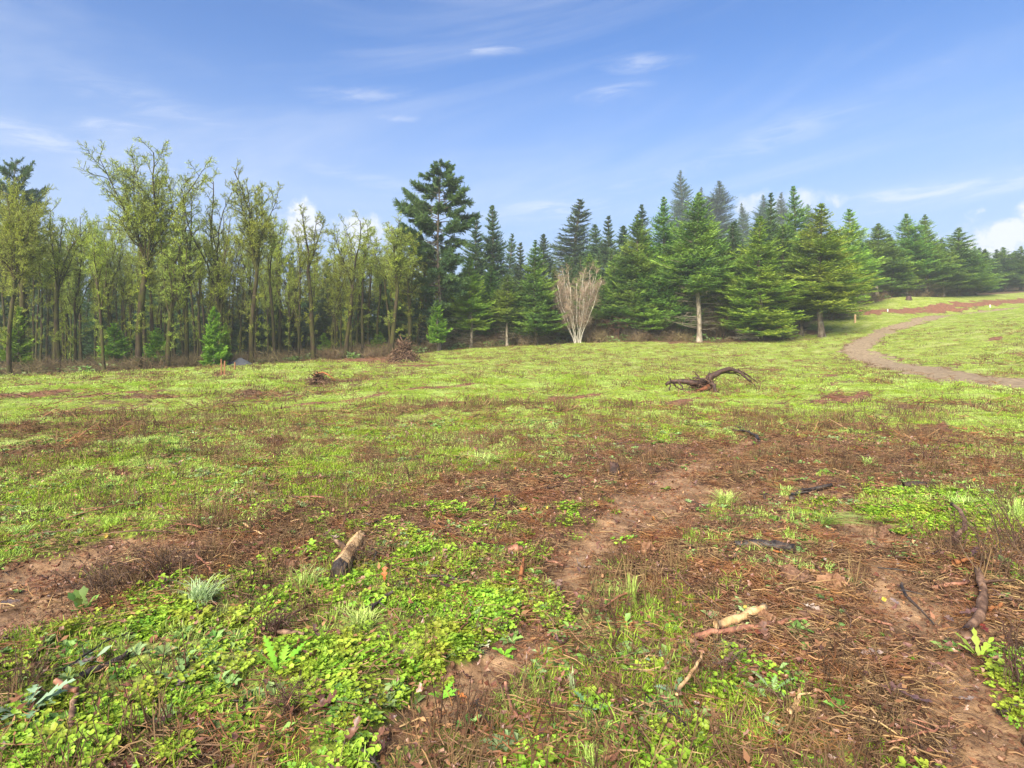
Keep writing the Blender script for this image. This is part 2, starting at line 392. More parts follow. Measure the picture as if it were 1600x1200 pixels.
def masks(x, y):
    """grass, pale bare soil, path, red soil, clover - each 0..1"""
    px, py = proj(x, y)
    wob = (fbm(x * 0.9, y * 0.9, 3, 40) - 0.5)
    pxw = px + wob * 60 * np.clip(6 / np.maximum(y, 2), 0.1, 1.2); pyw = py + (fbm(x * 0.8 + 50, y * 0.8, 3, 45) - 0.5) * 40 * np.clip(5 / np.maximum(y, 2), 0.08, 1.2)
    # stripes run away to the upper right, like the harrow lines of the field
    ang = math.radians(52); u = x * math.cos(ang) + y * math.sin(ang); w = -x * math.sin(ang) + y * math.cos(ang)
    su, sw = u, w
    st = fbm(u * 0.18, w * 0.75, 4, 3); fine = fbm(x * 1.3, y * 1.3, 4, 9, 0.6)
    far = fbm(x * 0.10, y * 0.42, 4, 21)
    fine2 = fbm(x * 4.2, y * 4.2, 3, 11, 0.65); mott = fbm(x * .45 + 3, y * 1.5, 4, 23, .62)
    gr = 0.20 + (1.9 + .6 * sst(y, 12, 25)) * (0.22 * st + 0.22 * fine + 0.20 * fine2 + 0.12 * far + 0.24 * mott - 0.25); off = 0
    for cx, cy, rx, ry, an, v in [
        (230, 740, 380, 58, 12, .30), (420, 680, 300, 40, 14, .26), (120, 790, 220, 38, 10, .28), (620, 655, 260, 26, 6, .22), (760, 600, 200, 18, 3, .15),
        (1080, 558, 260, 12, 0, .34), (700, 570, 280, 12, -2, .35), (860, 548, 240, 8, -1, .35), (350, 600, 300, 10, 2, .22), (1130, 665, 240, 24, -2, .18), (1500, 535, 120, 22, 0, .20), (1450, 610, 220, 10, 0, .2), (1440, 472, 180, 5, 0, .3), (1310, 512, 90, 16, 0, .2),
        (560, 600, 130, 15, 6, -.42), (420, 618, 150, 12, 8, -.35), (150, 640, 180, 12, 12, -.35), (620, 590, 220, 8, 2, -.25), (1000, 602, 200, 9, 0, -.18), (1250, 598, 190, 7, 0, -.25), (1480, 635, 150, 10, 0, -.2), (60, 700, 120, 12, 12, -.3), (170, 770, 130, 10, 14, -.35), (320, 705, 150, 9, 14, -.22),
        (950, 760, 420, 60, 8, -.42), (700, 830, 360, 40, 8, -.32), (1300, 740, 380, 45, -4, -.38), (300, 880, 380, 42, 12, -.55), (1150, 900, 420, 110, 0, -.45), (1450, 1000, 260, 170, 0, -.55), (1480, 770, 190, 30, 0, .10),
        (450, 1040, 320, 110, 8, .34), (620, 980, 200, 80, 8, .22), (80, 1110, 140, 60, 0, .10), (1120, 1100, 220, 60, 0, .0), (560, 900, 90, 30, 0, .25), (1150, 790, 60, 16, 0, .3), (1440, 790, 110, 22, 0, .4), (1590, 1060, 50, 50, 0, .3),
        (1560, 900, 60, 50, 0, .2)]:
        off = off + v * (.8 if v < 0 else .9) * ell(pxw, pyw, cx, cy, rx, ry, an, .75)
    gr = gr + off
    soil = 0.0
    for pts, w in TRACKS: soil = np.maximum(soil, pl(pxw, pyw, pts, w))
    soil = soil * sst(fbm(x * 1.6 + 31, y * 1.6, 4, 61, .6), .34, .56)
    near = sst(y, 30, 12)
    soil = np.where(py > 640, soil, 0)
    soil = np.maximum(soil, 0.75 * sst(fbm(x * 0.7 + 9, y * 0.7, 4, 60), 0.66, 0.76) * near * sst(gr, 0.55, 0.3))
    dw = 0.95 + 0.5 * (fbm(x * 0.6, y * 0.6, 3, 33) - 0.5)
    pth = sst(wdist(x, y, PATHW) + (fine - 0.5) * 1.7 + (fine2 - .5) * .8, dw + 0.5, dw - 0.4)
    bd = wdist(x, y, BANKW)
    red = sst(bd + (fine - 0.5) * 5.5, 2.6, 0.8)
    for cx, cy, rx, ry, v in [(570, 562, 65, 4.5, 1), (640, 566, 60, 3, .6), (432, 694, 24, 5, .9), (200, 748, 30, 5, .8), (60, 748, 26, 5, .6), (1215, 520, 22, 8, .8), (1270, 520, 14, 4, .7), (1200, 690, 16, 4, .5), (560, 685, 30, 5, .4), (1060, 536, 20, 2, .5), (350, 583, 20, 3, .6), (80, 603, 14, 2, .6), (560, 640, 16, 3, .5), (1310, 560, 60, 3, .4), (130, 690, 14, 4, .6)]:
        red = np.maximum(red, v * ell(pxw, pyw, cx, cy, rx, ry))
    streak = fbm(su * .22 + 7, sw * 1.5, 4, 130, .6)
    red = np.maximum(red, .75 * sst(streak, .60, .70) * sst(y, 7, 11) * sst(y, 52, 40) * sst(fbm(x * .25, y * .25, 2, 131), .42, .6))
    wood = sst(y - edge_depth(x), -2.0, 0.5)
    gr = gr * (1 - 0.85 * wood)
    gr = np.clip(gr, 0, 1) * (1 - soil) * (1 - pth) * (1 - red)
    clv = np.clip(ell(pxw, pyw, 430, 1050, 380, 140, 10) + .8 * ell(pxw, pyw, 620, 960, 210, 60, 8) + ell(pxw, pyw, 120, 1130, 160, 80) + 0.45 * ell(pxw, pyw, 1110, 1110, 190, 60) + .8 * ell(pxw, pyw, 1440, 790, 150, 30) + ell(pxw, pyw, 1600, 1070, 60, 60) + .3 * ell(pxw, pyw, 700, 830, 260, 50) + .35 * ell(pxw, pyw, 700, 1230, 700, 60), 0, 1)
    return gr, soil, pth, red, clv, wood

# treeline: where the field stops and the wood begins
EDGE = np.array([((px - 800) / F * D, D) for px, D in [(-700, 26), (-200, 30), (0, 34), (215, 39), (420, 45), (600, 50), (690, 55), (800, 58), (900, 60), (1100, 57), (1230, 57), (1262, 66), (1330, 79), (1500, 97), (1600, 110), (2000, 170)]])
_eo = np.argsort(EDGE[:, 0])
def edge_depth(x): return np.interp(x, EDGE[_eo, 0], EDGE[_eo, 1])

def micro(x, y):
    r = np.hypot(x, y)
    z = 0.16 * (fbm(x * 0.35, y * 0.35, 3, 71) - 0.5) + 0.10 * (fbm(x * 1.4, y * 1.4, 3, 75) - 0.5)
    z = z + sst(r, 16, 8) * (0.055 * (fbm(x * 6, y * 6, 3, 80, .6) - 0.5) + 0.028 * (fbm(x * 22, y * 22, 2, 85, .6) - 0.5))
    return z

def full_h(x, y, mk_=None):
    soil, pth, red = (masks(x, y) if mk_ is None else mk_)[1:4]
    z = base_h(x, y) + micro(x, y) * (1 - 0.75 * pth)
    return z - 0.055 * soil * sst(np.hypot(x, y), 14, 9) - 0.06 * pth + 0.15 * red * sst(y, 50, 60)

def gh(x, y):
    return float(full_h(np.array([float(x)]), np.array([float(y)]))[0])

def at(px, py, lo=1.5, hi=140.0):
    """ground point seen at that place of the photo"""
    D = np.geomspace(lo, hi, 700); x = (px - 800) / F * D
    z = CAMZ + (HOR - py) / F * D; gz = full_h(x, D)
    k = int(np.argmax(z < gz)) if np.any(z < gz) else len(D) - 1
    return Vector((x[k], D[k], gz[k]))

# ------------------------------------------------------------------ ground mesh
def build_ground():
    front = np.radians(np.arange(-57, 57.01, 0.2)); back = np.radians(np.arange(60, 300.1, 4.0))
    th = np.concatenate([front, back]); nt = len(th)
    r = np.concatenate([np.geomspace(0.9, 140, 560), np.geomspace(142, 270, 30)]); nr = len(r)
    T, R = np.meshgrid(th, r); x = (R * np.sin(T)).ravel(); y = (R * np.cos(T)).ravel()
    mk_ = masks(x, y); z = full_h(x, y, mk_)
    V = np.stack([x, y, z], 1)
    V = np.concatenate([V, [[0, 0, float(z[:nt].mean())]]])
    i = np.arange(nr - 1)[:, None]; j = np.arange(nt)[None]; jn = (j + 1) % nt
    q = np.stack([i * nt + j, i * nt + jn, (i + 1) * nt + jn, (i + 1) * nt + j], -1).reshape(-1, 4)[:, ::-1]
    c = len(V) - 1; jj = np.arange(nt); tri = np.stack([jj, (jj + 1) % nt, np.full(nt, c)], 1)[:, ::-1]
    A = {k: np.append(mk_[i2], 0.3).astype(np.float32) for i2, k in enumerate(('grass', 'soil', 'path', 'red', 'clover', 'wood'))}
    fp = A['path'][q].mean(1) > 0.5; fr = (A['red'][q].mean(1) > 0.5) & (V[q][:, :, 1].mean(1) > 50) & ~fp
    for name, sel, lab, cat in (('ground', ~fp & ~fr, 'rough cleared field of short grass, dead stubble and red brown soil', 'field'),
                                ('path', fp, 'brown dirt path curving across the field and up the slope', 'path'),
                                ('soil', fr, 'band of bare red soil cut across the slope above the path', 'bare soil')):
        mb = MB(); mb.V = [V]; mb.n = len(V)
        mb.Q = [(q[sel], np.zeros(sel.sum(), int), np.full(sel.sum(), .5))]
        if name == 'ground': mb.T = [(tri, np.zeros(nt, int), np.full(nt, .5))]
        # keep only the vertices in use
        used = np.zeros(len(V), bool); used[q[sel].ravel()] = True
        if name == 'ground': used[tri.ravel()] = True
        remap = np.cumsum(used) - 1
        mb.V = [V[used]]; mb.Q = [(remap[f], m, v) for f, m, v in mb.Q]; mb.T = [(remap[f], m, v) for f, m, v in mb.T]
        me = mb.mesh(name, M['ground'], smooth=True)
        for k, a in A.items():
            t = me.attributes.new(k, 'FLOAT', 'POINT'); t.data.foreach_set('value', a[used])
        o = bpy.data.objects.new(name, me); COL.objects.link(o); tag(o, lab, cat, kind='structure')

def ground_material():
    m, q, p = mk('field_soil_and_turf', 0.8, 0.35)
    geo = q.n('ShaderNodeNewGeometry'); pos = geo.outputs['Position']
    A = {k: q.n('ShaderNodeAttribute', attribute_name=k).outputs['Fac'] for k in ('grass', 'soil', 'path', 'red', 'clover', 'wood')}
    n_big = q.noise(pos, 0.8, 5, 0.6); n_mid = q.noise(pos, 5, 5, 0.65); n_fine = q.noise(pos, 34, 5, 0.7); n_grit = q.noise(pos, 150, 3, 0.7)
    mud = q.mix(q.step(n_mid, 0.35, 0.68), (0.085, 0.041, 0.018), (0.22, 0.112, 0.052))
    mud = q.mix(q.step(n_fine, 0.40, 0.66), mud, (0.05, 0.028, 0.016))
    mud = q.mix(q.math('MULTIPLY', q.step(n_grit, 0.56, 0.74), 0.5), mud, (0.26, 0.165, 0.10))
    bare = q.mix(q.step(n_mid, 0.35, 0.7), (0.17, 0.095, 0.046), (0.38, 0.235, 0.125))
    bare = q.mix(q.math('MULTIPLY', q.step(n_fine, 0.5, 0.7), 0.6), bare, (0.12, 0.055, 0.03))
    c = q.mix(q.step(q.math('ADD', A['soil'], q.math('MULTIPLY', q.math('SUBTRACT', n_mid, 0.5), 0.8)), 0.3, 0.75), mud, bare)
    turf = q.mix(q.step(n_mid, 0.35, 0.65), (0.12, 0.16, 0.018), (0.33, 0.40, 0.042))
    turf = q.mix(q.step(n_big, 0.46, 0.66), turf, (0.36, 0.40, 0.11))
    turf = q.mix(q.math('MULTIPLY', q.step(n_fine, 0.42, 0.62), 0.8), turf, (0.065, 0.07, 0.018))
    gf = q.step(q.math('ADD', A['grass'], q.math('MULTIPLY', q.math('SUBTRACT', q.math('ADD', q.math('MULTIPLY', n_mid, 0.5), q.math('MULTIPLY', n_fine, 0.5)), 0.5), 1.3)), 0.36, 0.60)
    c = q.mix(gf, c, turf)
    pathc = q.mix(q.step(n_mid, 0.35, 0.7), (0.17, 0.12, 0.068), (0.33, 0.25, 0.155))
    pathc = q.mix(q.math('MULTIPLY', q.step(n_fine, 0.5, 0.7), 0.6), pathc, (0.12, 0.085, 0.055))
    c = q.mix(q.step(q.math('ADD', A['path'], q.math('MULTIPLY', q.math('SUBTRACT', n_mid, 0.5), 0.8)), 0.35, 0.7), c, pathc)
    redc = q.mix(q.step(n_mid, 0.35, 0.7), (0.11, 0.048, 0.026), (0.27, 0.115, 0.06))
    redc = q.mix(q.math('MULTIPLY', q.step(n_fine, 0.5, 0.68), 0.6), redc, (0.06, 0.025, 0.016))
    c = q.mix(q.step(q.math('ADD', A['red'], q.math('MULTIPLY', q.math('SUBTRACT', n_mid, 0.5), 0.9)), 0.35, 0.75), c, redc)
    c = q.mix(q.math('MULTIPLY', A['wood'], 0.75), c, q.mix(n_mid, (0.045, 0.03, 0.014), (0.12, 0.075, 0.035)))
    q.L.new(c, p.inputs['Base Color'])
    q.L.new(q.math('SUBTRACT', 0.92, q.math('MULTIPLY', q.step(n_mid, 0.4, 0.6), q.math('MULTIPLY', A['soil'], 0.4))), p.inputs['Roughness'])
    hgt = q.math('ADD', q.math('MULTIPLY', n_fine, 0.7), q.math('ADD', q.math('MULTIPLY', n_grit, 0.25), q.math('MULTIPLY', n_mid, 1.4)))
    bp = q.n('ShaderNodeBump'); bp.inputs['Strength'].default_value = 0.8; bp.inputs['Distance'].default_value = 0.035
    q.L.new(hgt, bp.inputs['Height']); q.L.new(bp.outputs[0], p.inputs['Normal'])
    return m
M['ground'] = ground_material()
build_ground()

# ------------------------------------------------------------------ trees
def fir_meshes(H=13.0, Wd=5.0, bare=0.12, seed=0, mat='fir', old=False, dead=True, dens=1.0, bark='fir_bark', fine=1.0):
    r = np.random.default_rng(seed)
    mb = MB(); nb = int((300 if not old else 120) * dens)
    t = (np.arange(nb) + r.random(nb)) / nb
    t = np.where(r.random(nb) < 0.6, np.round(t * 26) / 26 + r.normal(0, .004, nb), t); t = np.clip(t, 0, 0.985)
    z = H * (bare + (1 - bare) * t)
    if old:
        prof = np.clip((1 - t) * 3.4, 0, 1) ** .75 * (1 - .28 * np.clip((.7 - t) / .7, 0, 1)) * np.where(r.random(nb) < .4, r.uniform(.85, 1.15, nb), r.uniform(.35, .8, nb)) * np.clip(0.6 + t * 1.6, 0, 1)
    else:
        prof = ((1 - t) ** 0.92 * 1.04) * np.clip(0.74 + t * 1.5, 0, 1) * r.uniform(0.50, 1.18, nb) * (1 + 0.14 * np.sin(t * 19 + seed))
    Lb = Wd / 2 * prof + (0.05 if not old else 0.2)
    az = r.random(nb) * 2 * np.pi
    sl = (-0.22 + 0.85 * t ** 1.3 + r.normal(0, .09, nb)) if not old else (-0.10 + 0.45 * t + r.normal(0, .20, nb))
    up = (0.30 if not old else 0.12) + r.normal(0, .06, nb)
    hd = np.stack([np.cos(az), np.sin(az), 0 * az], 1)
    trunk_wob = np.stack([0.12 * np.sin(z * .5 + seed), 0.12 * np.cos(z * .4 + seed), 0 * z], 1) * (H / 15)
    O = trunk_wob * 1.0; O[:, 2] = z
    def curve(i, s): return O[i] + hd[i] * (Lb[i] * s)[:, None] + np.array([0, 0, 1.0]) * (Lb[i] * (sl[i] * s + up[i] * s * s))[:, None]
    # woody branches
    ids = np.arange(nb)
    for s0, s1 in ((0, .35), (.35, .7), (.7, 1.0)):
        prisms(mb, curve(ids, np.full(nb, s0)), curve(ids, np.full(nb, s1)), (0.012 + Lb * 0.012) * (1 - s0 * .8), (0.012 + Lb * 0.012) * (1 - s1 * .85), 3, 1, .4)
    nt = np.maximum(3, ((7 + Lb * 9.0) * fine * (1 if not old else 0.9))).astype(int)
    bi = np.repeat(ids, nt); k = np.concatenate([np.arange(n) for n in nt]); s = (k + r.random(len(k))) / nt[bi]
    s = 0.10 + 0.90 * s if not old else 0.42 + 0.58 * s
    s = np.clip(s, 0, 1)
    side = np.where(k % 2 == 0, 1, -1) * r.uniform(0.45, 1.15, len(k)); 
    base = curve(bi, s); d0 = unit(curve(bi, np.minimum(s + .08, 1.08)) - curve(bi, s - .02))
    ca, sa = np.cos(side), np.sin(side)
    td = np.stack([d0[:, 0] * ca - d0[:, 1] * sa, d0[:, 0] * sa + d0[:, 1] * ca, d0[:, 2] + r.normal(0.0, 0.16 if not old else .42, len(k))], 1); td = unit(td)
    tl = np.clip((0.16 + (0.42 if not old else .30) * (1 - s)) * Lb[bi] * r.uniform(.6, 1.15, len(k)), 0.05, 0.95)
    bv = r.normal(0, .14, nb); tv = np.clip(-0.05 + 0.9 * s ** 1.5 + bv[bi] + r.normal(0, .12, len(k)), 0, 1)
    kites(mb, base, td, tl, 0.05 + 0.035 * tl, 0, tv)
    nsub = np.maximum(2, (tl * 12 * fine)).astype(int)
    ti = np.repeat(np.arange(len(k)), nsub); kk = np.concatenate([np.arange(n) for n in nsub])
    u = (kk + r.random(len(kk))) / nsub[ti]; sb = base[ti] + td[ti] * (tl[ti] * u)[:, None]
    sgn = np.where(kk % 2 == 0, 1, -1) * r.uniform(.5, 1.1, len(kk)); ca, sa = np.cos(sgn), np.sin(sgn); d1 = td[ti]
    d2 = np.stack([d1[:, 0] * ca - d1[:, 1] * sa, d1[:, 0] * sa + d1[:, 1] * ca, d1[:, 2] + r.normal(-0.02, .25 if not old else .5, len(kk))], 1)
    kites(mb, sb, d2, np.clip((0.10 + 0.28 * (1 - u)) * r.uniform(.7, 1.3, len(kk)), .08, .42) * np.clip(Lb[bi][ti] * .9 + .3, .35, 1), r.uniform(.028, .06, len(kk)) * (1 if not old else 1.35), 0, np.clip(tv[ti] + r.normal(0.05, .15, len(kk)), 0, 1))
    # leader tuft
    tn = 16; kites(mb, np.tile([O[-1, 0], O[-1, 1], H * .985], (tn, 1)) - np.array([0, 0, 1]) * r.uniform(0, .6, tn)[:, None], np.stack([r.normal(0, .35, tn), r.normal(0, .35, tn), np.full(tn, 1.0)], 1), r.uniform(.12, .4, tn), .05, 0, .8)
    crown = mb.mesh('fir_crown', [M[mat], M[bark]])
    tb = MB(); zz = np.linspace(-0.4, H * .985, 14); tr = (0.0105 * H) * (1 - zz / H) ** .8 + 0.015
    tr[0] *= 1.5; tr[1] *= 1.08
    sweep(tb, np.stack([0.12 * H / 15 * np.sin(zz * .5 + seed), 0.12 * H / 15 * np.cos(zz * .4 + seed), zz], 1), tr, 8, 0, .5, .12)
    trunk = tb.mesh('fir_trunk', [M[bark]], True)
    db = MB(); nd = int(26 + bare * 120)
    if dead and bare > 0.05:
        dz = H * bare * r.uniform(.25, 1.15, nd); da = r.random(nd) * 6.283; dl = Wd * r.uniform(.12, .36, nd)
        A = np.stack([0 * dz, 0 * dz, dz], 1); h2 = np.stack([np.cos(da), np.sin(da), r.uniform(-.1, .25, nd)], 1)
        Bm = A + h2 * (dl * .5)[:, None]; Be = A + h2 * dl[:, None] + np.array([0, 0, 1]) * (dl * r.uniform(-.1, .25, nd))[:, None]
        prisms(db, A, Bm, .022, .015, 3, 0, r.random(nd)); prisms(db, Bm, Be, .015, .006, 3, 0, r.random(nd))
        ii = np.repeat(np.arange(nd), 5); u = r.random(len(ii)); A2 = Bm[ii] + (Be - Bm)[ii] * u[:, None]
        B2 = A2 + unit(h2[ii] + r.normal(0, .5, (len(ii), 3))) * r.uniform(.15, .5, len(ii))[:, None]
        prisms(db, A2, B2, .009, .004, 3, 0, r.random(len(ii)))
        deadm = db.mesh('dead_branches', [M['dead_twig']])
    else: deadm = None
    return crown, trunk, deadm

def oak_meshes(H=15.0, spread=5.0, fork=0.45, leaders=3, seed=0, lichen=1.0, lean=0.0, crownmat='lichen', twigmat='moss_twig', bark='moss_bark', r0=None, dense=1.0, lowstubs=9):
    r = np.random.default_rng(seed)
    tb, cb = MB(), MB()
    tw_a, tw_b, tw_r = [], [], []
    r0 = r0 or 0.0145 * H
    ends = []
    def limb(p, d, L, ra, depth, upw):
        n = max(3, int(L / (0.9 if depth < 2 else 0.45)) + 1)
        P = [p]; q = p.copy(); dd = d.copy()
        for k in range(n):
            dd = dd + r.normal(0, (.028, .09, .20, .30, .35)[depth], 3) + np.array([0, 0, upw])
            dd /= np.linalg.norm(dd); q = q + dd * L / n; P.append(q.copy())
        P = np.array(P); R = np.linspace(ra, ra * (.68, .28, .35, .4, .4)[depth], n + 1)
        if depth <= 1: sweep(tb, P, R, 8 if depth == 0 else 6, 0, .5, .16, cap=depth > 0)
        elif depth == 2: sweep(cb, P, R, 4, 0, r.random() * .5, .1, cap=False)
        else:
            tw_a.extend(P[:-1]); tw_b.extend(P[1:]); tw_r.extend(R[:-1])
        return P, R, dd
    def kids(P, R, depth, cnt, lo, Lk, spreadk):
        for c in range(cnt):
            f = lo + (1 - lo) * (c + r.random()) / cnt; k = min(int(f * (len(P) - 1)), len(P) - 2); u = f * (len(P) - 1) - k
            p = P[k] * (1 - u) + P[k + 1] * u; ax = P[k + 1] - P[k]; ax /= np.linalg.norm(ax)
            rd = r.normal(0, 1, 3); rd -= ax * rd.dot(ax); rd /= np.linalg.norm(rd)
            ang = r.uniform(*spreadk); d = ax * math.cos(ang) + rd * math.sin(ang)
            L = Lk * r.uniform(.55, 1.15) * (1.15 - .55 * f)
            yield p, d, L, min(R[k] * .62, 0.035 * L + 0.01)
    base = np.array([0, 0, -0.3]); td = np.array([lean, 0.0, 1.0]); td /= np.linalg.norm(td)
    tl = H * fork
    P, R, dd = limb(base, td, tl + .3, r0, 0, 0.03)
    # root flare
    fl = MB()
    top = P[-1]; Ltop = H - top[2]
    mains = []
    a0 = r.random() * 6.28
    for k in range(leaders):
        a = a0 + k * 6.283 / leaders + r.normal(0, .3); out = spread / 2 / Ltop * r.uniform(.6, 1.25)
        if k == 0: out *= .25
        d = dd * .4 + np.array([math.cos(a) * out, math.sin(a) * out, 1.0]); d /= np.linalg.norm(d)
        LL = Ltop * r.uniform(.80, .98) if k else Ltop * .98
        mains.append(limb(top - dd * r.uniform(0, .8) * (1 if k else 0), d, LL * 1.02, R[-1] * (.72 if leaders > 1 else 1) * (1 if k == 0 else r.uniform(.5, .8)), 1, .03))
    allk = []
    for (Pm, Rm, _) in mains: allk += list(kids(Pm, Rm, 2, int(15 * dense), .10, spread * .40, (.5, 1.2)))
    allk += list(kids(P, R, 2, lowstubs, .35, spread * .20, (.8, 1.5)))
    for p, d, L, ra in allk:
        P2, R2, _ = limb(p, d, L, min(max(ra, .025), .06), 2, .12)
        for p3, d3, L3, r3 in kids(P2, R2, 3, max(5, int(L * 5.2 * dense)), .2, max(.55, L * .42), (.4, 1.2)):
            P3_, R3, _ = limb(p3, d3, L3, max(r3 * .8, .016), 3, .08)
            for p4, d4, L4, r4 in kids(P3_, R3, 4, 4, .25, max(.3, L3 * .45), (.4, 1.2)):
                tw_a.append(p4); e = p4 + d4 * L4 + np.array([0, 0, .06]); tw_b.append(e); tw_r.append(.011)
    A = np.array(tw_a); Bv = np.array(tw_b); Rr = np.array(tw_r)
    prisms(cb, A, Bv, Rr, Rr * .6, 3, 0, r.random(len(A)))
    if lichen > 0:
        n = int(len(A) * 5.5 * lichen); i = r.integers(0, len(A), n); u = r.random(n)[:, None]
        p = A[i] * (1 - u) + Bv[i] * u; d = unit(Bv[i] - A[i]) * .5 + r.normal(0, .6, (n, 3)) - np.array([0, 0, .15])
        kites(cb, p, d, r.uniform(.05, .17, n), r.uniform(.010, .026, n), 1, r.random(n))
    # moss and lichen beards on the thick limbs
    return tb, cb, [M[bark]], [M[twigmat], M[crownmat]]

def oak(seed, **kw):
    tb, cb, m1, m2 = oak_meshes(seed=seed, **kw)
    return cb.mesh('oak_crown', m2), tb.mesh('oak_trunk', m1, True)

def place_tree(name, meshes, H0, px, top, D, w0=None, w=None, base=None, label=None, cat='tree', group=None, rz=None, partnames=('crown', 'trunk', 'dead_branches')):
    """stand a tree on the ground at depth D so that its top reaches photo row `top`"""
    x = (px - 800) / F * D; z = gh(x, D)
    Hh = CAMZ + (HOR - top) / F * D - z
    s = Hh / H0; sx = s if w is None else (w / F * D) / w0
    o = thing(name, label, cat, (x, D, z - 0.05), random.uniform(0, 6.28) if rz is None else rz, group, (sx, sx, s))
    for nm, me in zip(partnames, meshes):
        if me is not None:
            pt = part(nm, me, o)
    return o

FH, FW = 13.0, 5.0
firs = [fir_meshes(FH, FW, .18, 11), fir_meshes(FH, FW, .12, 12), fir_meshes(FH, FW, .26, 13, bark='pale_bark'), fir_meshes(FH, FW, .06, 14, 'fir_yellow'), fir_meshes(FH, FW, .22, 15, 'fir_yellow', bark='pale_bark'), fir_meshes(FH, FW, .21, 16, 'fir_yellow', dead=False), fir_meshes(FH, FW, .34, 17, bark='pale_bark'), fir_meshes(FH, FW, .24, 18), fir_meshes(FH, FW, .1, 19)]
firs_dark = [fir_meshes(FH, FW * .8, .10, 21, 'fir_dark', dens=1.25), fir_meshes(FH, FW * .8, .2, 22, 'fir_dark', dens=1.25), fir_meshes(FH, FW * .8, .05, 23, 'fir_dark', dens=1.25)]
tall = [fir_meshes(30, 9, .35, 31, 'fir_dark', False, False, 1.7, fine=.75), fir_meshes(30, 10, .3, 32, 'fir_dark', False, False, 2.0, fine=.75)]

def zone(px, marks):
    for lim, text in marks:
        if px < lim: return text
    return marks[-1][1]
OZ = [(60, 'behind the two broad crowned oaks at the left edge'), (150, 'left of the short thick trunk'), (215, 'between the short thick trunk and the tallest oak'), (290, 'just right of the tallest oak'), (370, 'behind the bright green bushy sapling'), (460, 'behind the gravel heap'), (540, 'behind the thin lone oak'), (610, 'left of the brush pile'), (660, 'behind the brush pile'), (9999, 'beside the tallest dark fir')]
FZ = [(790, 'right of the tallest dark fir'), (850, 'behind the forked young fir'), (930, 'behind the pale bare multi stemmed tree'), (1000, 'behind the reddish thicket'), (1070, 'left of the white trunked fir'), (1140, 'right of the white trunked fir'), (1230, 'behind the broad yellow green fir'), (9999, 'behind the broad corner fir')]
HZ = [(1400, 'left of the dark stump'), (1460, 'above the dark stump'), (1530, 'behind the wide dark fir'), (9999, 'by the last three small firs')]
# (photo x, top row, depth, width px, which, label)
FRONT = [
 (735, 400, 57, 78, firs[4], 'slim pale green fir with a thin bare lower trunk right of the tallest dark fir'),
 (793, 428, 58, 66, firs[6], 'small fir with a straight bare lower trunk left of the forked young fir'),
 (836, 374, 58, 88, firs[1], 'young fir with a slender grey trunk just left of the pale bare multi stemmed tree'),
 (815, 440, 59.5, 60, firs[0], 'short fir half hidden between two taller firs left of the bare multi stemmed tree'),
 (960, 400, 61, 80, firs[0], 'dark green fir close behind the right side of the bare multi stemmed tree'),
 (993, 335, 60, 100, firs[7], 'blue green fir with a bare pale trunk above the brown thicket'),
 (1038, 306, 61, 108, firs[8], 'tall dark fir with ragged top beside the fir with the white trunk'),
 (1090, 300, 57, 124, firs[6], 'tall full fir whose lower trunk is bare and whitish'),
 (1187, 336, 56, 138, firs[3], 'broad yellow green fir with branches hanging to the ground'),
 (1250, 372, 59, 90, firs[0], 'fir on a short dark bare trunk left of the broad bright corner fir'),
 (1282, 318, 57.5, 150, firs[5], 'broad bright fir on a dark bare trunk at the corner of the wood'),
 (1205, 300, 68, 92, firs_dark[0], 'dark spire shaped fir rising behind the broad yellow green fir'),
 (1240, 290, 67, 100, firs[8], 'highest pointed fir at the corner of the wood, behind the two on dark trunks'),
 (1325, 326, 76, 90, firs[4], 'fir with pale mossy lower branches, nearest of the hilltop row'),
 (1371, 349, 85, 82, firs[6], 'fir with a thin white bare trunk left of the dark stump on the hill'),
 (1418, 333, 88, 78, firs[2], 'fir with a bare trunk directly above the dark stump on the hill'),
 (1447, 334, 90, 74, firs[0], 'tall narrow fir right of the dark stump on the hill'),
 (1500, 355, 96, 108, firs[1], 'wide dark fir with foliage to the ground in the hilltop row'),
 (1540, 388, 118, 50, firs[0], 'small fir, first of the last three at the right end of the hilltop row'),
 (1568, 386, 120, 62, firs[2], 'small fir, middle one of the last three at the right end of the hilltop row'),
 (1596, 384, 117, 56, firs[1], 'small fir cut by the right edge of the picture, last in the hilltop row'),
 (1012, 372, 60, 96, firs[1], 'fir filling the gap between the blue green fir and the ragged topped one'),
 (1064, 350, 60.5, 100, firs[8], 'mid green fir wedged between the ragged topped fir and the white trunked fir'),
 (1130, 372, 61, 100, firs[7], 'dull green fir between the white trunked fir and the broad yellow green one'),
 (1158, 392, 60, 84, firs[0], 'low dark fir touching the left side of the broad yellow green fir'),
 (1222, 352, 62, 100, firs[0], 'full fir close behind the right side of the broad yellow green fir'),
 (1302, 350, 66, 100, firs[3], 'yellow green fir just behind the broad bright corner fir on its right'),
 (1346, 372, 80, 70, firs[0], 'low fir between the first two trees of the hilltop row'),
 (1394, 372, 86, 74, firs[8], 'low fir left of the one above the dark stump'),
 (1472, 372, 92, 80, firs[0], 'dark fir left of the wide dark fir in the hilltop row'),
 (1522, 384, 100, 66, firs[8], 'fir at the right shoulder of the wide dark fir in the hilltop row'),
 (765, 415, 60, 70, firs[0], 'green fir between the slim pale fir and the small bare trunked fir'),
 (866, 412, 62, 76, firs[8], 'green fir rising directly behind the left of the pale bare tree'),
 (922, 396, 64, 80, firs[0], 'green fir rising directly behind the right of the pale bare tree'),
 (708, 420, 60, 74, firs[8], 'mid green fir at the right foot of the tallest dark fir'),
]
